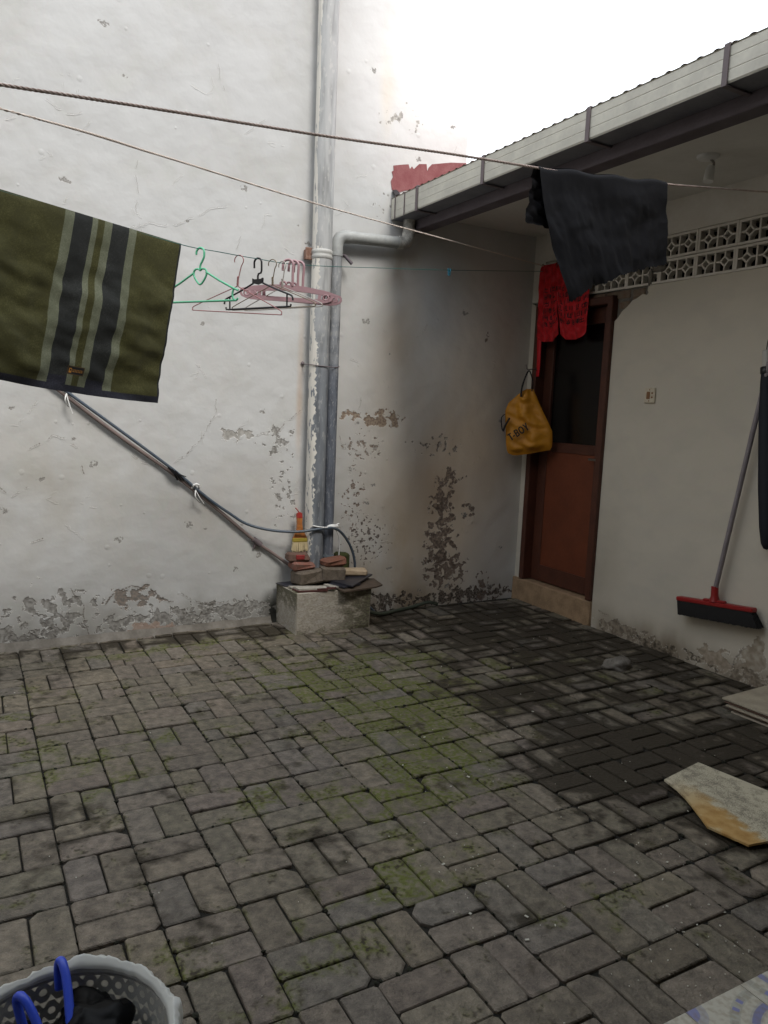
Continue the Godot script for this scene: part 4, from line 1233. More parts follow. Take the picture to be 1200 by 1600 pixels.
# ---------------------------------------------------------------- lines
const LINE := [Vector3(-0.209, 2.065, -2.666), Vector3(0.117, 2.051, -2.805), Vector3(0.400, 2.035, -2.927), Vector3(0.757, 2.018, -3.079), Vector3(0.924, 2.025, -3.153), Vector3(1.118, 2.035, -3.238), Vector3(1.372, 2.056, -3.351), Vector3(1.950, 2.149, -3.613), Vector3(2.519, 2.243, -3.872), Vector3(3.702, 2.451, -4.412)]
const ROPE1 := [Vector3(-0.145, 2.060, -1.943), Vector3(0.087, 2.080, -1.960), Vector3(0.436, 2.112, -1.987), Vector3(0.875, 2.150, -2.021), Vector3(1.316, 2.195, -2.056), Vector3(1.704, 2.229, -2.086), Vector3(1.999, 2.256, -2.108), Vector3(2.352, 2.302, -2.137), Vector3(3.036, 2.401, -2.195), Vector3(3.735, 2.508, -2.255)]
func twisted(pts: Array, r: float) -> MB:      # laid rope: three strands
	var b := MB.new()
	var l := cr(pts, 60)
	for s in 3:
		var q := []
		var len := 0.0
		for i in l.size():
			if i > 0: len += (l[i] - l[i - 1]).length()
			var a := len / (r * 9.0) * TAU + s * TAU / 3.0
			q.append(l[i] + Vector3(0, cos(a), sin(a)) * r * 0.62)
		b.tube(q, r * 0.52, 5)
	return b
func ropes():
	var rope_m := mottled(Color(0.86, 0.79, 0.75), Color(0.74, 0.67, 0.64), 301, 5.0, 0.95, 0.0)
	var left1 := Vector3(-3.1, 1.95, -1.75)
	one("clothesline_rope", twisted([left1, Vector3(-1.6, 1.95, -1.83)] + ROPE1, 0.0040), rope_m, "thick twisted grey-brown rope, uppermost line, carrying the black cloth", "rope", "washing lines")
	var r2 := [Vector3(-3.1, 2.05, -1.1), Vector3(-1.5, 2.09, -1.85), Vector3(0.114, 2.234, -2.604), Vector3(0.629, 2.269, -2.864), Vector3(1.421, 2.311, -3.263), Vector3(2.450, 2.390, -3.783), Vector3(3.703, 2.488, -4.417)]
	one("clothesline_rope", twisted(r2, 0.0042), mottled(Color(0.86, 0.81, 0.77), Color(0.76, 0.71, 0.67), 302, 5.0, 0.95, 0.0), "thinner pale twisted rope, middle line, ending at the red scarf in the corner", "rope", "washing lines")
	var b := MB.new()
	b.tube(cr([Vector3(-3.1, 2.1, -1.4), Vector3(-1.7, 2.08, -2.02)] + LINE, 6), 0.0018, 6)
	one("clothesline_wire", b, mat(Color(0.16, 0.36, 0.34), 0.5), "thin green wire line, lowest, carrying the sarong and the hangers", "wire", "washing lines")
	# short cord along the annex wall for the scarf, and the nails that hold the lines
	b = MB.new()
	b.tube(cr([Vector3(3.703, 2.486, -4.417), Vector3(3.695, 2.475, -4.18), Vector3(3.70, 2.482, -3.90)], 5), 0.003, 6)
	one("short_cord", b, rope_m, "short cord along the annex wall holding up the red scarf", "cord")
	var k := 0
	for p in [Vector3(3.72, 2.488, -4.42), Vector3(3.72, 2.484, -3.90), Vector3(3.725, 2.510, -2.255)]:
		b = MB.new()
		b.tube([p + Vector3(0.04, 0, 0), p + Vector3(-0.03, 0.008, 0)], 0.0035, 8)
		b.tube([p + Vector3(-0.03, 0.008, 0), p + Vector3(-0.033, 0.008, 0)], 0.007, 8)
		one("nail", b, M.rust, ["rusty nail in the corner where the two lower lines end", "rusty nail in the annex wall at the far end of the red scarf's cord", "rusty nail in the annex wall holding the thick rope"][k], "nail", "nails for the washing lines")
		k += 1
	# small blue peg on the wire
	b = MB.new()
	var P := Vector3(2.535, 2.238, -3.88)
	b.box(P + Vector3(-0.008, -0.004, 0), Vector3(0.006, 0.042, 0.012), 0.002, Basis(Vector3(0, 0, 1), 0.12))
	b.box(P + Vector3(0.004, -0.004, 0), Vector3(0.006, 0.042, 0.012), 0.002, Basis(Vector3(0, 0, 1), -0.12))
	b.box(P + Vector3(-0.002, 0.0, 0), Vector3(0.016, 0.012, 0.008), 0.002)
	one("clothes_peg", b, mat(Color(0.12, 0.42, 0.50), 0.4), "single small blue-green peg clipped to the thin wire line", "peg")

# ---------------------------------------------------------------- washing
func sarong():
	var w := 1024
	var h := 512
	var im := Image.create(w, h, false, Image.FORMAT_RGB8)
	var wv := noise(33, 0.35, 2)
	var bl := noise(34, 0.008, 3)
	var olive := Color(0.22, 0.215, 0.05)
	var grey := Color(0.385, 0.40, 0.32)
	var dk := Color(0.08, 0.092, 0.082)
	var navy := Color(0.075, 0.08, 0.13)
	for y in h:
		var d := 0.625 * y / h           # distance below the line
		for x in w:
			var s := -0.45 + 1.15 * x / w
			var c := olive
			for st in [[0.221, 0.256, grey], [0.256, 0.323, dk], [0.323, 0.345, grey], [0.370, 0.401, grey], [0.401, 0.469, dk], [0.469, 0.501, grey], [-0.30, -0.27, grey], [-0.27, -0.2, dk], [-0.2, -0.17, grey]]:
				if s > st[0] and s < st[1]: c = st[2]
			if s > 0.692: c = dk
			if d > 0.600: c = navy
			elif d > 0.570 and c == dk: c = navy
			c = c.lightened(0.0) if c == dk else c
			var n := wv.get_noise_2d(x * 0.3, y * 3.0) * 0.10 + wv.get_noise_2d(x * 3.0, y * 0.3) * 0.10 + bl.get_noise_2d(x, y) * 0.08
			c = c.lightened(n) if n > 0.0 else c.darkened(-n)
			# woven label
			var lx := (s - 0.322) / 0.062
			var ly := (d - 0.532) / 0.030
			if lx > 0.0 and lx < 1.0 and ly > 0.0 and ly < 1.0:
				c = Color(0.06, 0.06, 0.06)
				var g := Color(0.66, 0.45, 0.16)
				if lx < 0.03 or lx > 0.97 or ly < 0.07 or ly > 0.93: c = Color(0.30, 0.22, 0.10)
				if lx > 0.10 and lx < 0.26 and ly > 0.22 and ly < 0.8 and not (lx > 0.14 and lx < 0.22 and ly > 0.34 and ly < 0.55): c = g
				if lx > 0.30 and lx < 0.92 and ly > 0.36 and ly < 0.66 and fmod(lx * 11.0, 1.0) < 0.62 and not (fmod(lx * 11.0, 1.0) > 0.2 and fmod(lx * 11.0, 1.0) < 0.42 and ly > 0.45 and ly < 0.56): c = g
			im.set_pixel(x, y, c)
	var m := mat(Color.WHITE, 0.9)
	m.albedo_texture = tex(im)
	var wr := noise(35, 0.006, 4)
	wr.fractal_type = FastNoiseLite.FRACTAL_RIDGED
	m.heightmap_enabled = true
	m.heightmap_texture = tex(wr.get_image(512, 256))
	m.heightmap_scale = 0.45
	m.backlight_enabled = true
	m.backlight = Color(0.10, 0.10, 0.05)
	m.rim_enabled = true
	m.rim = 0.15
	var P := Vector3(0.117, 2.051, -2.805)
	var T := Vector3(0.919, 0, -0.394)
	var N := Vector3(0.394, 0, 0.919)
	var fn := noise(55, 1.6, 3)
	var f2 := noise(56, 4.0, 2)
	var yl := func(s: float) -> float: return 2.053 - 0.050 * s + 0.006 * maxf(0.0, -s)
	var face := func(sg: float, drop0: float, drop1: float, shear: float, off: float) -> Callable:
		return func(u, v):
			var s := lerpf(-0.45, 0.696, u)
			var dr := lerpf(drop0, drop1, smoothstep(0.0, 0.9, u))
			var q: float = v
			var fold: float = (fn.get_noise_2d(s * 1.3 + q * 0.9, q * 1.2 - s * 0.6) * 0.026 + f2.get_noise_2d(s * 1.2 - q * 0.7, q * 1.6) * 0.009) * smoothstep(0.0, 0.5, q)
			fold += 0.012 * sin(s * 17.0 + q * 2.0) * q * smoothstep(0.25, -0.3, s)
			var bulge: float = sg * (0.0045 * sqrt(minf(q * 30.0, 1.0)) + off * q)
			return P + T * (s - shear * q) + Vector3(0, yl.call(s) - P.y + 0.003 - dr * q + 0.003 * fn.get_noise_2d(s * 2.0, 3.0) * q, 0) + N * (bulge + fold)
	var t := thing("striped_sarong", "large olive green sarong with black and grey stripes hung over the wire at left", "sarong", Vector3.ZERO)
	var b := MB.new()
	b.sheet(face.call(1.0, 0.565, 0.620, 0.122, 0.010), 90, 50)
	part("front_fall", b, m, t)
	b = MB.new()
	b.sheet(face.call(-1.0, 0.545, 0.578, 0.108, 0.03), 90, 40)
	part("back_fall", b, m, t)


func dark_cloth():
	var n := 256
	var d := noise(66, 0.05, 4).get_seamless_image(n, n)
	d.convert(Image.FORMAT_L8)
	var m := mottled(Color(0.068, 0.071, 0.098), Color(0.058, 0.061, 0.085), 321, 2.5, 0.95, 0.0)
	m.heightmap_enabled = true
	m.heightmap_texture = tex(d)
	m.heightmap_scale = 0.04
	var P := Vector3(1.704, 2.229, -2.086)
	var T := Vector3(0.997, 0, -0.078)
	var N := Vector3(0.078, 0, 0.997)
	var fn := noise(67, 2.2, 3)
	var f2 := noise(68, 9.0, 3)
	var t := thing("black_cloth", "crumpled black cloth draped over the thick rope under the eave", "cloth", Vector3.ZERO)
	var top := func(s: float) -> float: return 2.236 + 0.098 * s + 0.03 * s * s - 0.004 * sin(s * 30.0)
	var b := MB.new()
	b.sheet(func(u, v):
		var s := lerpf(0.165 * pow(v, 1.45) - 0.012, 0.652 + 0.030 * v - 0.006 * sin(v * 9.0), u)
		var s0 := lerpf(0.0, 0.652, u)
		var bot: float = lerpf(1.815, 2.008, u) + 0.022 * sin(u * 3.1) - 0.006 * sin(u * 21.0) * (1.0 - u) + 0.01 * fn.get_noise_1d(u * 9.0)
		var y := lerpf(top.call(s0), bot, v)
		var q := smoothstep(0.0, 0.35, v)
		var fold: float = 0.005 * sin(s0 * 24.0 + 1.5 * fn.get_noise_1d(v * 0.6) * 3.0) * q * (0.4 + 0.6 * fn.get_noise_2d(s0 * 2.0, v)) + f2.get_noise_2d(s0 * 1.6, v * 0.14) * 0.007 * q + f2.get_noise_2d(s0 * 3.4, v * 0.7) * 0.002 * q + 0.02 * fn.get_noise_2d(s0 * 1.1, v * 0.5) * q
		return P + T * s + Vector3(0, y - P.y, 0) + N * (0.008 * sqrt(minf(v * 25.0, 1.0)) + 0.01 * v + fold), 80, 60)
	part("front_fall", b, m, t)
	b = MB.new()
	b.sheet(func(u, v):
		var s := lerpf(-0.026 - 0.006 * v, 0.645, u)
		var s0 := lerpf(0.0, 0.645, u)
		var y := lerpf(top.call(s0), 2.055 + 0.03 * u - 0.006 * sin(u * 9.0), v)
		var q := smoothstep(0.0, 0.35, v)
		return P + T * s + Vector3(0, y - P.y, 0) - N * (0.008 * sqrt(minf(v * 25.0, 1.0)) + 0.015 * v + f2.get_noise_2d(s0 * 2.0, v * 0.6) * 0.02 * q), 50, 20)
	part("back_fall", b, m, t)

func red_cloth():
	var w := 384
	var h := 384
	var im := Image.create(w, h, false, Image.FORMAT_RGB8)
	var n1 := noise(75, 0.02, 3)
	for y in h:
		for x in w:
			var c := Color(0.74, 0.05, 0.09)
			var s := n1.get_noise_2d(x, y)
			c = c.lightened(s * 0.25) if s > 0.0 else c.darkened(-s * 0.35)
			im.set_pixel(x, y, c)
	var r := RandomNumberGenerator.new()
	r.seed = 91
	var ink := Color(0.10, 0.02, 0.04)
	for row in 6:               # rows of unreadable heavy black lettering
		var y0 := 120 + row * 34
		var x := 60 + r.randi_range(0, 12)
		while x < w - 16:
			var k := r.randi_range(5, 9)
			for sx in r.randi_range(2, 4):
				im.fill_rect(Rect2i(x + sx * k, y0 + r.randi_range(-3, 4), r.randi_range(3, 5), r.randi_range(14, 25)), ink)
			if r.randf() < 0.6: im.fill_rect(Rect2i(x, y0 + r.randi_range(2, 16), k * 2 + 3, 4), ink)
			if r.randf() < 0.5: im.fill_rect(Rect2i(x + 3, y0 + 20, k * 2, 4), ink)
			x += k * 4 + r.randi_range(0, 6)
	var m := mat(Color.WHITE, 0.85)
	m.albedo_texture = tex(im)
	m.backlight_enabled = true
	m.backlight = Color(0.25, 0.02, 0.03)
	var t := thing("red_scarf", "red scarf with rows of black print hanging by the door's top left corner", "scarf", Vector3.ZERO)
	var fn := noise(76, 3.0, 3)
	var lobe := func(z0: float, z1: float, zb0: float, zb1: float, top: float, bot: float, x0: float, ph: float) -> Callable:
		return func(u, v):
			var z := lerpf(lerpf(z0, z1, u), lerpf(zb0, zb1, u), v)
			var round_b := 0.045 * (absf(u - 0.5) * 2.0) ** 4
			var y := lerpf(top, bot + round_b, v)
			var fold: float = 0.009 * sin(u * 15.0 + ph + fn.get_noise_1d(v * 0.5) * 2.0) * smoothstep(0.0, 0.15, v) + 0.010 * fn.get_noise_2d(u * 0.5, v * 0.4)
			return Vector3(x0 - 0.012 * sqrt(minf(v * 20.0, 1.0)) - fold - 0.025 * sin(v * PI) * sin(u * PI), y, z)
	var b := MB.new()
	b.sheet(lobe.call(-4.43, -4.26, -4.415, -4.19, 2.489, 1.945, 3.69, 0.0), 30, 40, func(u, v): return Vector2(0.02 + u * 0.48, v))
	part("left_fall", b, m, t)
	b = MB.new()
	b.sheet(lobe.call(-4.26, -3.93, -4.17, -3.925, 2.482, 1.945, 3.692, 2.0), 30, 40, func(u, v): return Vector2(0.5 + u * 0.48, v))
	part("right_fall", b, m, t)
	b = MB.new()
	b.sheet(func(u, v):
		var y := lerpf(2.485, 1.70, v)
		var z := lerpf(-4.455, -4.385 - 0.028 * v, u)
		return Vector3(3.712 - 0.008 * sin(u * PI) - 0.004 * sin(v * 12.0), y, z), 6, 40, func(u, v): return Vector2(u * 0.08, v * 0.2))
	part("tail", b, m, t)

# ---------------------------------------------------------------- hangers
func arc2(cx: float, cy: float, r: float, a0: float, a1: float, n := 12) -> Array:
	var o := []
	for i in n + 1:
		var a := deg_to_rad(lerpf(a0, a1, float(i) / n))
		o.append(Vector3(cx + r * cos(a), cy + r * sin(a), 0))
	return o
func hangers():
	var grp := "clothes hangers on the wire line"
	# green plastic hanger with a heart
	var gm := mat(Color(0.40, 0.76, 0.60), 0.4)
	var t := thing("green_hanger", "mint green plastic hanger with a heart below its hook", "clothes hanger", Vector3(0.843, 2.022, -3.117), grp)
	t.rotation.y = deg_to_rad(-56)
	var b := MB.new()
	b.tube(arc2(0, -0.019, 0.0205, 195, -10, 14) + cr([Vector3(0.0195, -0.035, 0), Vector3(0.010, -0.052, 0), Vector3(0.001, -0.066, 0), Vector3(0, -0.082, 0)], 3), 0.0042, 10)
	part("hook", b, gm, t)
	b = MB.new()
	b.tube(cr([Vector3(0, -0.087, 0), Vector3(-0.012, -0.080, 0), Vector3(-0.028, -0.084, 0), Vector3(-0.033, -0.100, 0), Vector3(-0.022, -0.122, 0), Vector3(0, -0.141, 0), Vector3(0.022, -0.122, 0), Vector3(0.033, -0.100, 0), Vector3(0.028, -0.084, 0), Vector3(0.012, -0.080, 0), Vector3(0, -0.087, 0)], 5), 0.004, 8)
	part("heart", b, gm, t)
	b = MB.new()
	for s in [-1, 1]: b.tube([Vector3(s * 0.031, -0.094, 0), Vector3(s * 0.100, -0.130, 0), Vector3(s * 0.165, -0.160, 0), Vector3(s * 0.192, -0.170, 0)], 0.0042, 8)
	b.tube([Vector3(-0.185, -0.208, 0), Vector3(0.185, -0.208, 0)], 0.0042, 8)
	for s in [-1, 1]:
		b.tube(cr([Vector3(s * 0.170, -0.163, 0), Vector3(s * 0.164, -0.182, 0), Vector3(s * 0.168, -0.200, 0), Vector3(s * 0.182, -0.208, 0), Vector3(s * 0.192, -0.200, 0)], 5), 0.004, 8)
	part("frame", b, gm, t)
	# wire hanger builder
	var wire := func(m: Material, hw: float, dy: float, hook_r: float, neck: float) -> Array:
		var q := MB.new()
		q.tube(arc2(0, -hook_r, hook_r, 200, -20, 14) + [Vector3(hook_r * 0.55, -hook_r * 2.1, 0), Vector3(0.003, -neck * 0.72, 0)], 0.0022, 8)
		var w := MB.new()
		var tw := []
		var tw2 := []
		for i in 25:
			var a := i * 0.9
			tw.append(Vector3(0.0032 * cos(a), lerpf(-neck * 0.68, -neck, i / 24.0), 0.0032 * sin(a)))
			tw2.append(Vector3(-0.0032 * cos(a), lerpf(-neck * 0.68, -neck, i / 24.0), -0.0032 * sin(a)))
		w.tube(tw, 0.0022, 6)
		w.tube(tw2, 0.0022, 6)
		w.tube(cr([Vector3(0.002, -neck, 0), Vector3(hw * 0.5, -neck - dy * 0.42, 0), Vector3(hw * 0.93, -neck - dy * 0.80, 0), Vector3(hw, -neck - dy * 0.90, 0), Vector3(hw * 0.99, -neck - dy * 0.98, 0), Vector3(hw * 0.92, -neck - dy, 0), Vector3(0, -neck - dy, 0), Vector3(-hw * 0.92, -neck - dy, 0), Vector3(-hw * 0.99, -neck - dy * 0.98, 0), Vector3(-hw, -neck - dy * 0.90, 0), Vector3(-hw * 0.93, -neck - dy * 0.80, 0), Vector3(-hw * 0.5, -neck - dy * 0.42, 0), Vector3(-0.002, -neck, 0)], 5), 0.0021, 8)
		return [q, w, m]
	var place := func(called: String, parts: Array, at: Vector3, yaw: float, roll: float, label: String):
		var o := thing(called, label, "clothes hanger", at, grp)
		o.rotation = Vector3(0, deg_to_rad(yaw), deg_to_rad(roll))
		part("hook", parts[0], parts[2], o)
		part("frame", parts[1], parts[2], o)
	place.call("wire_hanger", wire.call(mat(Color(0.62, 0.42, 0.42), 0.35, 0.2), 0.22, 0.108, 0.022, 0.128), Vector3(1.031, 2.032, -3.199), -50, -3.0, "pink coated wire hanger with a twisted neck, right of the green hanger")
	place.call("wire_hanger", wire.call(mat(Color(0.50, 0.45, 0.38), 0.3, 0.6), 0.21, 0.100, 0.020, 0.110), Vector3(1.206, 2.048, -3.275), -50, 2.0, "bare wire hanger just behind the black hanger")
	place.call("wire_hanger", wire.call(mat(Color(0.68, 0.66, 0.63), 0.3, 0.4), 0.20, 0.095, 0.019, 0.112), Vector3(1.262, 2.051, -3.300), -52, 2.0, "pale thin wire hanger next to the mauve hangers")
	# black hanger
	var bm: Material = M.black_plastic
	t = thing("black_hanger", "black plastic hanger with a straight bar between the pink wire and mauve hangers", "clothes hanger", Vector3(1.128, 2.040, -3.242), grp)
	t.rotation = Vector3(0, deg_to_rad(-56), deg_to_rad(1))
	b = MB.new()
	b.tube([Vector3(-0.019, -0.042, 0)] + arc2(0.0, -0.021, 0.0195, 180, 0, 12) + [Vector3(0.0195, -0.055, 0), Vector3(0.016, -0.064, 0), Vector3(0.004, -0.067, 0), Vector3(0, -0.075, 0), Vector3(0, -0.090, 0)], 0.0042, 8)
	part("hook", b, bm, t)
	b = MB.new()
	b.plate(poly([-0.027, -0.085, -0.018, -0.090, 0.018, -0.090, 0.027, -0.085, 0.027, -0.106, 0.012, -0.109, 0, -0.113, -0.012, -0.109, -0.027, -0.106]), Vector3(0, 0, -0.005), Vector3.RIGHT, Vector3.UP, Vector3(0, 0, 0.010))
	part("neck_block", b, bm, t)
	b = MB.new()
	for s in [-1, 1]:
		b.tube(cr([Vector3(s * 0.024, -0.106, 0), Vector3(s * 0.10, -0.138, 0), Vector3(s * 0.165, -0.162, 0), Vector3(s * 0.180, -0.172, 0), Vector3(s * 0.183, -0.188, 0)], 4), 0.004, 8)
		b.tube([Vector3(s * 0.153, -0.158, 0), Vector3(s * 0.153, -0.212, 0)], 0.0035, 8)
		b.tube([Vector3(s * 0.150, -0.212, 0), Vector3(s * 0.172, -0.211, 0), Vector3(s * 0.174, -0.202, 0)], 0.004, 8)
	b.tube([Vector3(-0.16, -0.212, 0), Vector3(0.16, -0.212, 0)], 0.004, 8)
	part("frame", b, bm, t)
	# mauve flat hangers, three alike
	var mm := mat(Color(0.66, 0.53, 0.55), 0.42)
	var hk := MB.new()
	hk.tube([Vector3(-0.021, -0.050, 0)] + arc2(0.002, -0.024, 0.023, 180, 0, 14) + [Vector3(0.025, -0.07, 0), Vector3(0.027, -0.116, 0)], 0.0075, 8, true, 0.8)
	hk.tube(arc2(-0.016, -0.112, 0.014, 180, 10, 8), 0.005, 8)
	var hookm := hk.done()
	var fr := MB.new()
	var flat := func(q: MB, a: Array): q.plate(poly(a), Vector3(0, 0, -0.003), Vector3.RIGHT, Vector3.UP, Vector3(0, 0, 0.006))
	flat.call(fr, [-0.205, -0.138, -0.15, -0.124, -0.06, -0.113, 0.06, -0.113, 0.15, -0.124, 0.205, -0.138, 0.212, -0.146, 0.19, -0.148, 0.150, -0.145, 0.06, -0.137, -0.06, -0.137, -0.150, -0.145, -0.19, -0.148, -0.212, -0.146])
	flat.call(fr, [-0.195, -0.168, -0.13, -0.166, 0.13, -0.166, 0.195, -0.168, 0.19, -0.179, 0.16, -0.185, -0.16, -0.185, -0.19, -0.179])
	for s in [-1, 1]:
		flat.call(fr, [s * 0.146, -0.1455, s * 0.160, -0.1465, s * 0.158, -0.1675, s * 0.143, -0.1665])
		flat.call(fr, [s * 0.2115, -0.1465, s * 0.200, -0.1485, s * 0.204, -0.156, s * 0.197, -0.166, s * 0.1945, -0.1685, s * 0.190, -0.1785, s * 0.206, -0.172, s * 0.214, -0.158])
		var ring := []
		for i in 13: ring.append(Vector3(s * 0.180 + 0.013 * cos(TAU * i / 12.0), -0.157 + 0.0115 * sin(TAU * i / 12.0), 0))
		fr.tube(ring, 0.0045, 6, false)
	var frm := fr.done()
	t = thing("mauve_hanger", "mauve flat plastic hanger, first of three, nearest the pale wire hanger", "clothes hanger", Vector3(1.296, 2.066, -3.318), grp)
	part("hook", hookm, mm, t)
	part("frame", frm, mm, t)
	t.rotation = Vector3(0, deg_to_rad(-30), deg_to_rad(-1.5))
	var spots := [[Vector3(1.330, 2.068, -3.333), -36.0, -2.5, "mauve flat plastic hanger in the middle of the three at the right end"], [Vector3(1.362, 2.070, -3.347), -33.0, -3.5, "mauve flat plastic hanger, last of the three, nearest the pipes"]]
	for s in spots:
		var o := t.duplicate()
		o.name = numbered("mauve_hanger")
		add_child(o)
		o.position = s[0]
		o.rotation = Vector3(0, deg_to_rad(s[1]), deg_to_rad(s[2]))
		o.set_meta("label", s[3])

# ---------------------------------------------------------------- bag by the door
func bag():
	var O := Vector3(3.555, 0, -4.415)
	var T := Vector3(0.6, 0, 0.8)
	var N := Vector3(-0.8, 0, 0.6)
	var m := mottled(Color(0.75, 0.51, 0.07), Color(0.66, 0.43, 0.06), 331, 2.0, 0.6, 0.0)
	var rows := [[1.118, -0.03, 0.06], [1.125, -0.06, 0.24], [1.15, -0.075, 0.255], [1.20, -0.085, 0.258], [1.28, -0.092, 0.25], [1.36, -0.100, 0.213], [1.44, -0.106, 0.172], [1.50, -0.085, 0.142], [1.55, -0.03, 0.120], [1.585, 0.008, 0.102], [1.604, 0.045, 0.095]]
	var t := thing("yellow_tote_bag", "mustard yellow tote bag with black handles hanging beside the door frame", "bag", Vector3.ZERO)
	var fn := noise(87, 3.0, 3)
	var face := func(sg: float) -> Callable:
		return func(u, v):
			var y := lerpf(1.118, 1.604, v)
			var k := 0
			while k < rows.size() - 2 and rows[k + 1][0] < y: k += 1
			var f := clampf((y - rows[k][0]) / (rows[k + 1][0] - rows[k][0]), 0.0, 1.0)
			var s0 := lerpf(rows[k][1], rows[k + 1][1], f)
			var s1 := lerpf(rows[k][2], rows[k + 1][2], f)
			var s := lerpf(s0, s1, u)
			var yy: float = y + (0.055 * (s / 0.25) * (1.0 - v) if s > 0.0 else 0.0) * 0.8
			var th := 0.055 * pow(sin(u * PI), 0.6) * (0.25 + 0.75 * pow(1.0 - v, 0.5)) * smoothstep(0.0, 0.12, v)
			th += (fn.get_noise_2d(s * 2.5 + v * 1.2, v * 1.5) * 0.030 + 0.010 * sin(u * 11.0 + v * 3.0)) * sin(u * PI) * smoothstep(0.0, 0.1, v)
			return O + T * s + Vector3(0, yy, 0) + N * th * sg * (1.0 if sg > 0.0 else 0.5)
	var b := MB.new()
	b.sheet(face.call(1.0), 36, 44)
	b.sheet(face.call(-1.0), 24, 30)
	var body := part("body", b, m, t)
	b = MB.new()
	b.tube(cr([O + T * 0.016 + Vector3(0, 1.545, 0) + N * 0.045, O + T * 0.018 + Vector3(0, 1.60, 0) + N * 0.04, O + T * 0.026 + Vector3(0, 1.66, 0) + N * 0.025, O + T * 0.052 + Vector3(0, 1.735, 0) + N * 0.0, O + T * 0.082 + Vector3(0, 1.66, 0) - N * 0.01, O + T * 0.085 + Vector3(0, 1.59, 0) + N * 0.012], 6), 0.011, 6, true, 0.35)
	part("handle", b, mat(Color(0.07, 0.055, 0.06), 0.8), t)
	b = MB.new()
	b.tube(cr([O + T * -0.105 + Vector3(0, 1.415, 0) + N * 0.012, O + T * -0.122 + Vector3(0, 1.39, 0) + N * 0.03, O + T * -0.118 + Vector3(0, 1.34, 0) + N * 0.035, O + T * -0.104 + Vector3(0, 1.295, 0) + N * 0.04, O + T * -0.085 + Vector3(0, 1.33, 0) + N * 0.055, O + T * -0.052 + Vector3(0, 1.39, 0) + N * 0.065], 6), 0.008, 6, true, 0.35)
	part("side_strap", b, mat(Color(0.07, 0.055, 0.06), 0.8), t)
	var tx := TextMesh.new()
	tx.text = "T-BOY"
	var sf := SystemFont.new()
	sf.font_names = PackedStringArray(["Droid Sans"])
	sf.font_weight = 700
	tx.font = sf
	tx.font_size = 24
	tx.pixel_size = 0.0026
	tx.depth = 0.004
	var o := part("lettering", tx, mat(Color(0.06, 0.045, 0.03), 0.7), t)
	var bs := Basis(T, Vector3.UP, N) * Basis(Vector3(0, 0, 1), 0.62)
	o.transform = Transform3D(bs.scaled_local(Vector3(0.95, 1.25, 1.0)), O + T * 0.022 + Vector3(0, 1.292, 0) + N * 0.078)
	b = MB.new()
	b.tube(cr([Vector3(3.74, 1.755, -4.44), Vector3(3.66, 1.752, -4.42), Vector3(3.58, 1.742, -4.378), Vector3(3.555, 1.755, -4.366), Vector3(3.545, 1.775, -4.36)], 4), 0.004, 6)
	one("wire_hook", b, M.bracket, "bent wire hook in the corner from which the yellow bag hangs", "hook")

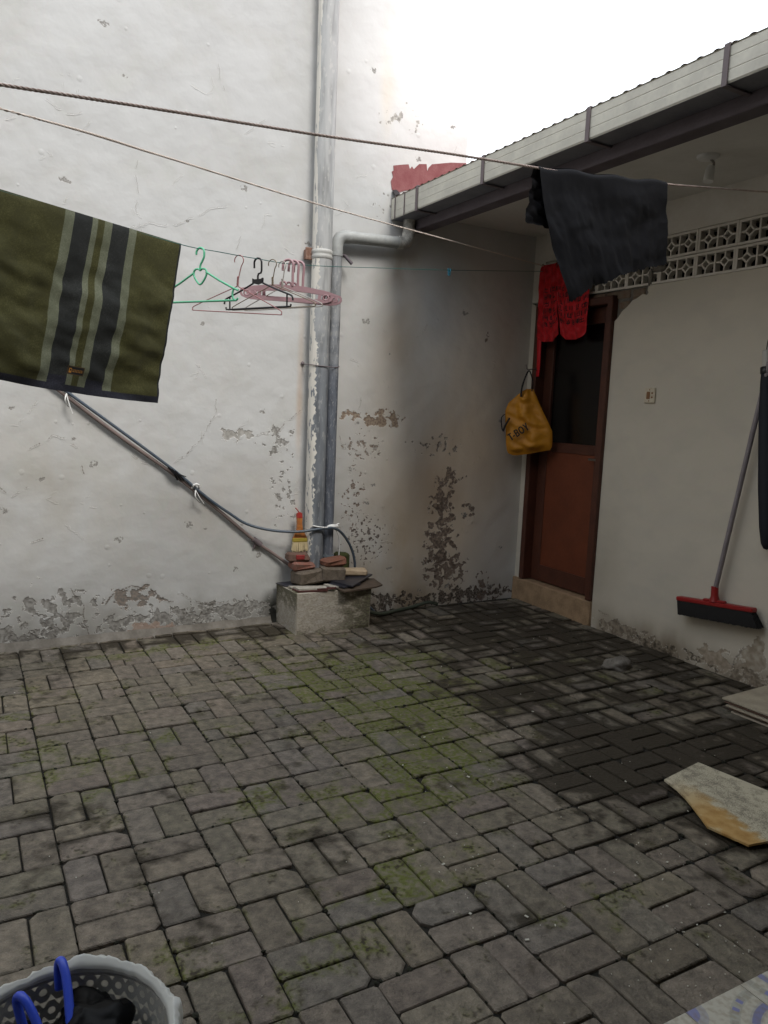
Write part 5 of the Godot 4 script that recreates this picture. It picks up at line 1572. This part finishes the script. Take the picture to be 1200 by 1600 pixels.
# ---------------------------------------------------------------- broom and umbrella on the annex wall
func broom():
	var x := XW - 0.055
	var t := thing("push_broom", "push broom with grey handle, red head and black bristles hung upright on the annex wall", "broom", Vector3(x, 0, 0))
	var b := MB.new()
	b.tube([Vector3(0, 0.455, -2.737), Vector3(-0.005, 1.95, -2.515)], 0.0135, 12)
	part("handle", b, mottled(Color(0.56, 0.53, 0.54), Color(0.48, 0.45, 0.46), 341, 2.0, 0.4, 0.0), t)
	var red := mat(Color(0.54, 0.085, 0.085), 0.42)
	b = MB.new()
	var a := Vector3(0, 0.374, -2.975)
	var e := Vector3(0, 0.425, -2.480)
	var dir := (e - a).normalized()
	var up := Vector3.RIGHT.cross(dir).normalized()
	if up.y < 0.0: up = -up
	var bs := Basis(Vector3.RIGHT, up, Vector3.RIGHT.cross(up))
	var c := (a + e) * 0.5
	b.box(c, Vector3(0.05, 0.026, (e - a).length()), 0.006, bs)
	b.box(c + up * 0.018, Vector3(0.034, 0.014, 0.14), 0.006, bs)
	b.tube([c + up * 0.015, c + up * 0.045, c + up * 0.055, c + up * 0.10], [0.030, 0.021, 0.0205, 0.0195], 14)
	part("head", b, red, t)
	b = MB.new()
	var r := RandomNumberGenerator.new()
	r.seed = 5
	for i in 60:
		for k in 4:
			var s := (i + 0.5) / 60.0 - 0.5
			var p := c + bs.z * (-s * 0.485) * signf(bs.z.dot(-dir)) + Vector3((k - 1.5) * 0.012, 0, 0)
			var q := p - up * (0.092 + r.randf_range(-0.002, 0.002)) + dir * (0.028 + s * 0.03) + Vector3((k - 1.5) * 0.006, 0, 0)
			b.tube([p - up * 0.010, q], 0.0052, 4)
	part("bristles", b, mat(Color(0.085, 0.075, 0.07), 0.85), t)
	b = MB.new()
	b.tube([Vector3(XW + 0.005, 1.90, -2.525), Vector3(XW - 0.075, 1.905, -2.51)], 0.004, 8)
	one("broom_nail", b, M.rust, "nail in the annex wall on which the broom hangs, at the right edge", "nail")
	# furled umbrella beside it
	var xu := XW - 0.045
	t = thing("furled_umbrella", "furled navy umbrella with a pale grip hanging beside the broom handle", "umbrella", Vector3(xu, 0, -2.368))
	t.rotation.x = -0.117
	b = MB.new()
	b.lathe(Vector3(0, 0, -0.0), [Vector2(0.001, 0.765), Vector2(0.016, 0.772), Vector2(0.028, 0.80), Vector2(0.036, 0.88), Vector2(0.042, 1.10), Vector2(0.040, 1.35), Vector2(0.036, 1.55), Vector2(0.030, 1.66), Vector2(0.026, 1.70), Vector2(0.014, 1.715)], 18)
	var cl := mottled(Color(0.055, 0.07, 0.13), Color(0.04, 0.05, 0.10), 351, 2.0, 0.7, 0.0)
	part("canopy", b, cl, t)
	b = MB.new()
	b.lathe(Vector3.ZERO, [Vector2(0.029, 1.69), Vector2(0.032, 1.695), Vector2(0.032, 1.725), Vector2(0.024, 1.73)], 16)
	part("strap", b, M.black_plastic, t)
	b = MB.new()
	b.lathe(Vector3.ZERO, [Vector2(0.021, 1.70), Vector2(0.022, 1.80), Vector2(0.020, 1.815), Vector2(0.001, 1.818)], 16)
	part("grip", b, mat(Color(0.70, 0.69, 0.66), 0.35), t)
	b = MB.new()
	b.tube(cr([Vector3(0.0, 1.815, 0), Vector3(0.01, 1.86, 0.0), Vector3(0.03, 1.885, 0), Vector3(0.06, 1.88, 0)], 4), 0.003, 6)
	part("loop", b, M.black_plastic, t)

# ---------------------------------------------------------------- socket, lamp
func fittings():
	var t := thing("wall_socket", "small old white wall socket on the annex wall right of the door", "socket", Vector3(XW, 1.567, -3.366))
	var b := MB.new()
	b.box(Vector3(-0.007, 0, 0), Vector3(0.013, 0.094, 0.082), 0.004)
	part("plate", b, mottled(Color(0.80, 0.76, 0.68), Color(0.72, 0.67, 0.58), 361, 6.0, 0.5, 0.0), t)
	b = MB.new()
	b.box(Vector3(-0.0145, 0, -0.008), Vector3(0.004, 0.046, 0.026), 0.001)
	b.box(Vector3(-0.0165, 0.008, -0.008), Vector3(0.003, 0.022, 0.022), 0.001)
	for y in [0.014, -0.012]: b.tube([Vector3(-0.012, y, 0.022), Vector3(-0.0165, y, 0.022)], 0.006, 8)
	b.tube([Vector3(-0.012, 0.034, 0), Vector3(-0.0155, 0.034, 0)], 0.004, 8)
	b.tube([Vector3(-0.012, -0.034, 0), Vector3(-0.0155, -0.034, 0)], 0.004, 8)
	part("switch", b, mat(Color(0.50, 0.35, 0.22), 0.6), t)
	t = thing("ceiling_lamp_holder", "white bulb holder dangling from a round plate on the eave ceiling", "lamp holder", Vector3(3.255, 2.721, -2.705))
	b = MB.new()
	b.lathe(Vector3.ZERO, [Vector2(0.001, -0.016), Vector2(0.045, -0.015), Vector2(0.052, -0.008), Vector2(0.053, 0.001)], 20)
	part("plate", b, M.white_plastic, t)
	b = MB.new()
	b.tube(cr([Vector3(0.02, -0.01, 0.0), Vector3(0.035, -0.03, 0.01), Vector3(0.025, -0.05, 0.012), Vector3(0.012, -0.062, 0.012)], 4), 0.006, 8)
	part("stem", b, mat(Color(0.5, 0.48, 0.45), 0.5), t)
	b = MB.new()
	b.tube([Vector3(0.016, -0.052, 0.012), Vector3(0.010, -0.066, 0.012), Vector3(0.0, -0.125, 0.014)], [0.018, 0.022, 0.025], 16)
	part("holder", b, M.white_plastic, t)

# ---------------------------------------------------------------- waste bin
func bin():
	var C := Vector3(0.105, 0, -1.184)
	var t := thing("waste_bin", "perforated grey plastic waste basket with a pale bag liner, bottom left corner", "waste bin", C)
	var b := MB.new()
	var rr := func(y: float) -> float: return lerpf(0.125, 0.172, y / 0.37)
	var cols := 40
	var rowsn := 10
	var ch := 0.036
	b.smooth(false)
	for k in rowsn:
		for i in cols:
			var a0 := TAU * (i + 0.5 * (k % 2)) / cols
			var da := TAU / cols
			var y0: float = 0.005 + k * ch
			var hole := []
			var rim := []
			for q in 8:
				var an := TAU * (q + 0.5) / 8.0
				var pv := Vector2(cos(an), sin(an))
				var sq := pv / maxf(absf(pv.x), absf(pv.y))
				var f := func(v2: Vector2) -> Vector3:
					var yy := y0 + ch * (0.5 + v2.y * 0.5)
					var aa := a0 + da * v2.x * 0.5
					return Vector3(cos(aa) * rr.call(yy), yy, sin(aa) * rr.call(yy))
				hole.append(f.call(pv * Vector2(0.52, 0.36)))
				rim.append(f.call(sq))
			var o := Vector3(cos(a0), 0, sin(a0))
			for q in 8:
				var n: int = (q + 1) % 8
				b.quad(rim[q], rim[n], hole[n], hole[q], o)
	part("basket", b, mat(Color(0.66, 0.665, 0.655), 0.5), t)
	b = MB.new()
	b.lathe(Vector3.ZERO, [Vector2(0.171, 0.362), Vector2(0.178, 0.366), Vector2(0.179, 0.378), Vector2(0.172, 0.380), Vector2(0.169, 0.37)], 40)
	part("rim", b, mat(Color(0.66, 0.665, 0.655), 0.5), t)
	b = MB.new()
	b.lathe(Vector3.ZERO, [Vector2(0.001, 0.004), Vector2(0.127, 0.004)], 40)
	part("base", b, mat(Color(0.66, 0.665, 0.655), 0.5), t)
	# liner folded over the rim
	var lm := mat(Color(0.93, 0.94, 0.92, 0.62), 0.38)
	lm.transparency = BaseMaterial3D.TRANSPARENCY_ALPHA
	lm.backlight_enabled = true
	lm.backlight = Color(0.5, 0.5, 0.48)
	var fn := noise(95, 0.9, 3)
	var fold := func(v0: float, v1: float) -> MB:
		var q := MB.new()
		q.sheet(func(u, vv):
			var v := lerpf(v0, v1, vv)
			var a: float = u * TAU
			var d := Vector3(cos(a), 0, sin(a))
			var w := fn.get_noise_3dv(d * 2.0 + Vector3(0, v * 0.9, 0))
			var w2 := fn.get_noise_3dv(d * 6.5 + Vector3(0, v * 0.8, 4.0))
			var pr := [Vector2(0.135, 0.10), Vector2(0.155, 0.25), Vector2(0.163, 0.36), Vector2(0.167, 0.385), Vector2(0.177, 0.394), Vector2(0.185, 0.387), Vector2(0.189, 0.36), Vector2(0.190, 0.30), Vector2(0.184, 0.22)]
			var s: float = v * 8.0
			var k := mini(int(s), 7)
			var p: Vector2 = pr[k].lerp(pr[k + 1], s - k)
			var amp := smoothstep(0.35, 0.6, v)
			return d * (p.x + w * 0.010 * (0.2 + amp) + w2 * 0.007 * (0.2 + amp) + 0.0012 * sin(a * 31.0 + w * 14.0) * (0.25 + amp) * (0.5 + w2)) + Vector3(0, p.y + w * 0.008 * smoothstep(0.25, 0.5, v) + w2 * 0.005 * amp, 0), 200, 26)
		return q
	part("liner", fold.call(0.34, 1.0), lm, t, "crinkled translucent liner folded over the rim")
	var li: StandardMaterial3D = lm.duplicate()
	li.albedo_color.a = 0.09
	part("liner_inside", fold.call(0.0, 0.34), li, t)
	# black bag of rubbish inside
	b = MB.new()
	var ln := noise(96, 0.012, 4)
	b.lump(Vector3(0.01, 0.22, -0.02), Vector3(0.126, 0.13, 0.122), ln, 0.45, 30)
	b.lump(Vector3(0.045, 0.32, -0.075), Vector3(0.075, 0.05, 0.065), ln, 0.6, 20)
	b.lump(Vector3(-0.06, 0.305, -0.065), Vector3(0.065, 0.045, 0.06), ln, 0.6, 20)
	var rb := mat(Color(0.014, 0.014, 0.016), 0.42)
	rb.metallic_specular = 0.25
	one("rubbish_bag", b, rb, "crumpled shiny black rubbish bag stuffed into the waste basket", "rubbish bag").position = C
	# blue handles of a carrier bag
	var bl := mat(Color(0.22, 0.33, 0.80), 0.35)
	bl.backlight_enabled = true
	bl.backlight = Color(0.08, 0.12, 0.5)
	b = MB.new()
	b.tube(cr([Vector3(0.0, 0.27, 0.02), Vector3(-0.015, 0.33, -0.03), Vector3(-0.035, 0.385, -0.075), Vector3(-0.050, 0.405, -0.100), Vector3(-0.058, 0.392, -0.112), Vector3(-0.05, 0.35, -0.10)], 6), 0.0075, 10, true, 1.0)
	b.tube(cr([Vector3(0.02, 0.26, 0.03), Vector3(0.02, 0.33, -0.04), Vector3(0.022, 0.385, -0.105), Vector3(0.018, 0.412, -0.142), Vector3(0.012, 0.405, -0.155), Vector3(0.012, 0.36, -0.15)], 6), 0.0078, 10, true, 1.0)
	one("blue_bag_handles", b, bl, "two knotted blue carrier bag handles sticking up from the waste basket", "carrier bag").position = C

# ---------------------------------------------------------------- scattered bits
func debris():
	var b := MB.new()
	var r := RandomNumberGenerator.new()
	r.seed = 77
	var spots := [Vector2(1.291, -1.724), Vector2(1.231, -1.558), Vector2(1.303, -1.905), Vector2(1.97, -1.574), Vector2(1.799, -1.241), Vector2(1.586, -1.143), Vector2(1.891, -2.613), Vector2(1.62, -1.2), Vector2(1.66, -1.18), Vector2(0.42, -1.32)]
	for i in 230:
		var p := Vector2(r.randf_range(0.0, 3.6), r.randf_range(-4.4, -1.15))
		if i < 110: p = spots[r.randi() % spots.size()] + Vector2(r.randfn(0, 0.11), r.randfn(0, 0.09))
		elif i < 170: p = Vector2(r.randf_range(1.4, 2.7), r.randf_range(-3.4, -1.4))
		if p.y > -1.07: continue
		var s := r.randf_range(0.0014, 0.0032) if r.randf() < 0.9 else r.randf_range(0.003, 0.006)
		b.box(Vector3(p.x, 0.003, p.y), Vector3(s * r.randf_range(1.0, 2.4), 0.002, s), 0.0, Basis(Vector3.UP, r.randf_range(0, TAU)) * Basis(Vector3.RIGHT, r.randf_range(-0.3, 0.3)))
	stuff(one("paint_flakes", b, mat(Color(0.74, 0.73, 0.68), 0.8), "tiny white paint flakes and grit scattered over the paving", "debris"))
	b = MB.new()
	for i in 900:            # moss growing out of the joints
		var x := r.randf_range(0.0, 3.6)
		var z := r.randf_range(-4.4, -1.2)
		if r.randf() < 0.5: x = 0.216 + 0.2125 * round((x - 0.216) / 0.2125)
		else: z = -1.264 - 0.215 * round((-1.264 - z) / 0.215) - 0.010 * (x - 1.0)
		var q := MB.new()
		var s := r.randf_range(0.002, 0.0055)
		b.lump(Vector3(x, -0.004, z), Vector3(s * r.randf_range(1.0, 2.5), s * 0.9, s * r.randf_range(1.0, 2.5)), noise(i, 0.05, 2), 0.4, 3)
	stuff(one("joint_moss", b, mottled(Color(0.13, 0.14, 0.06), Color(0.08, 0.08, 0.045), 371, 9.0, 0.95, 0.2), "low dark green moss growing along the joints of the paving", "moss"))
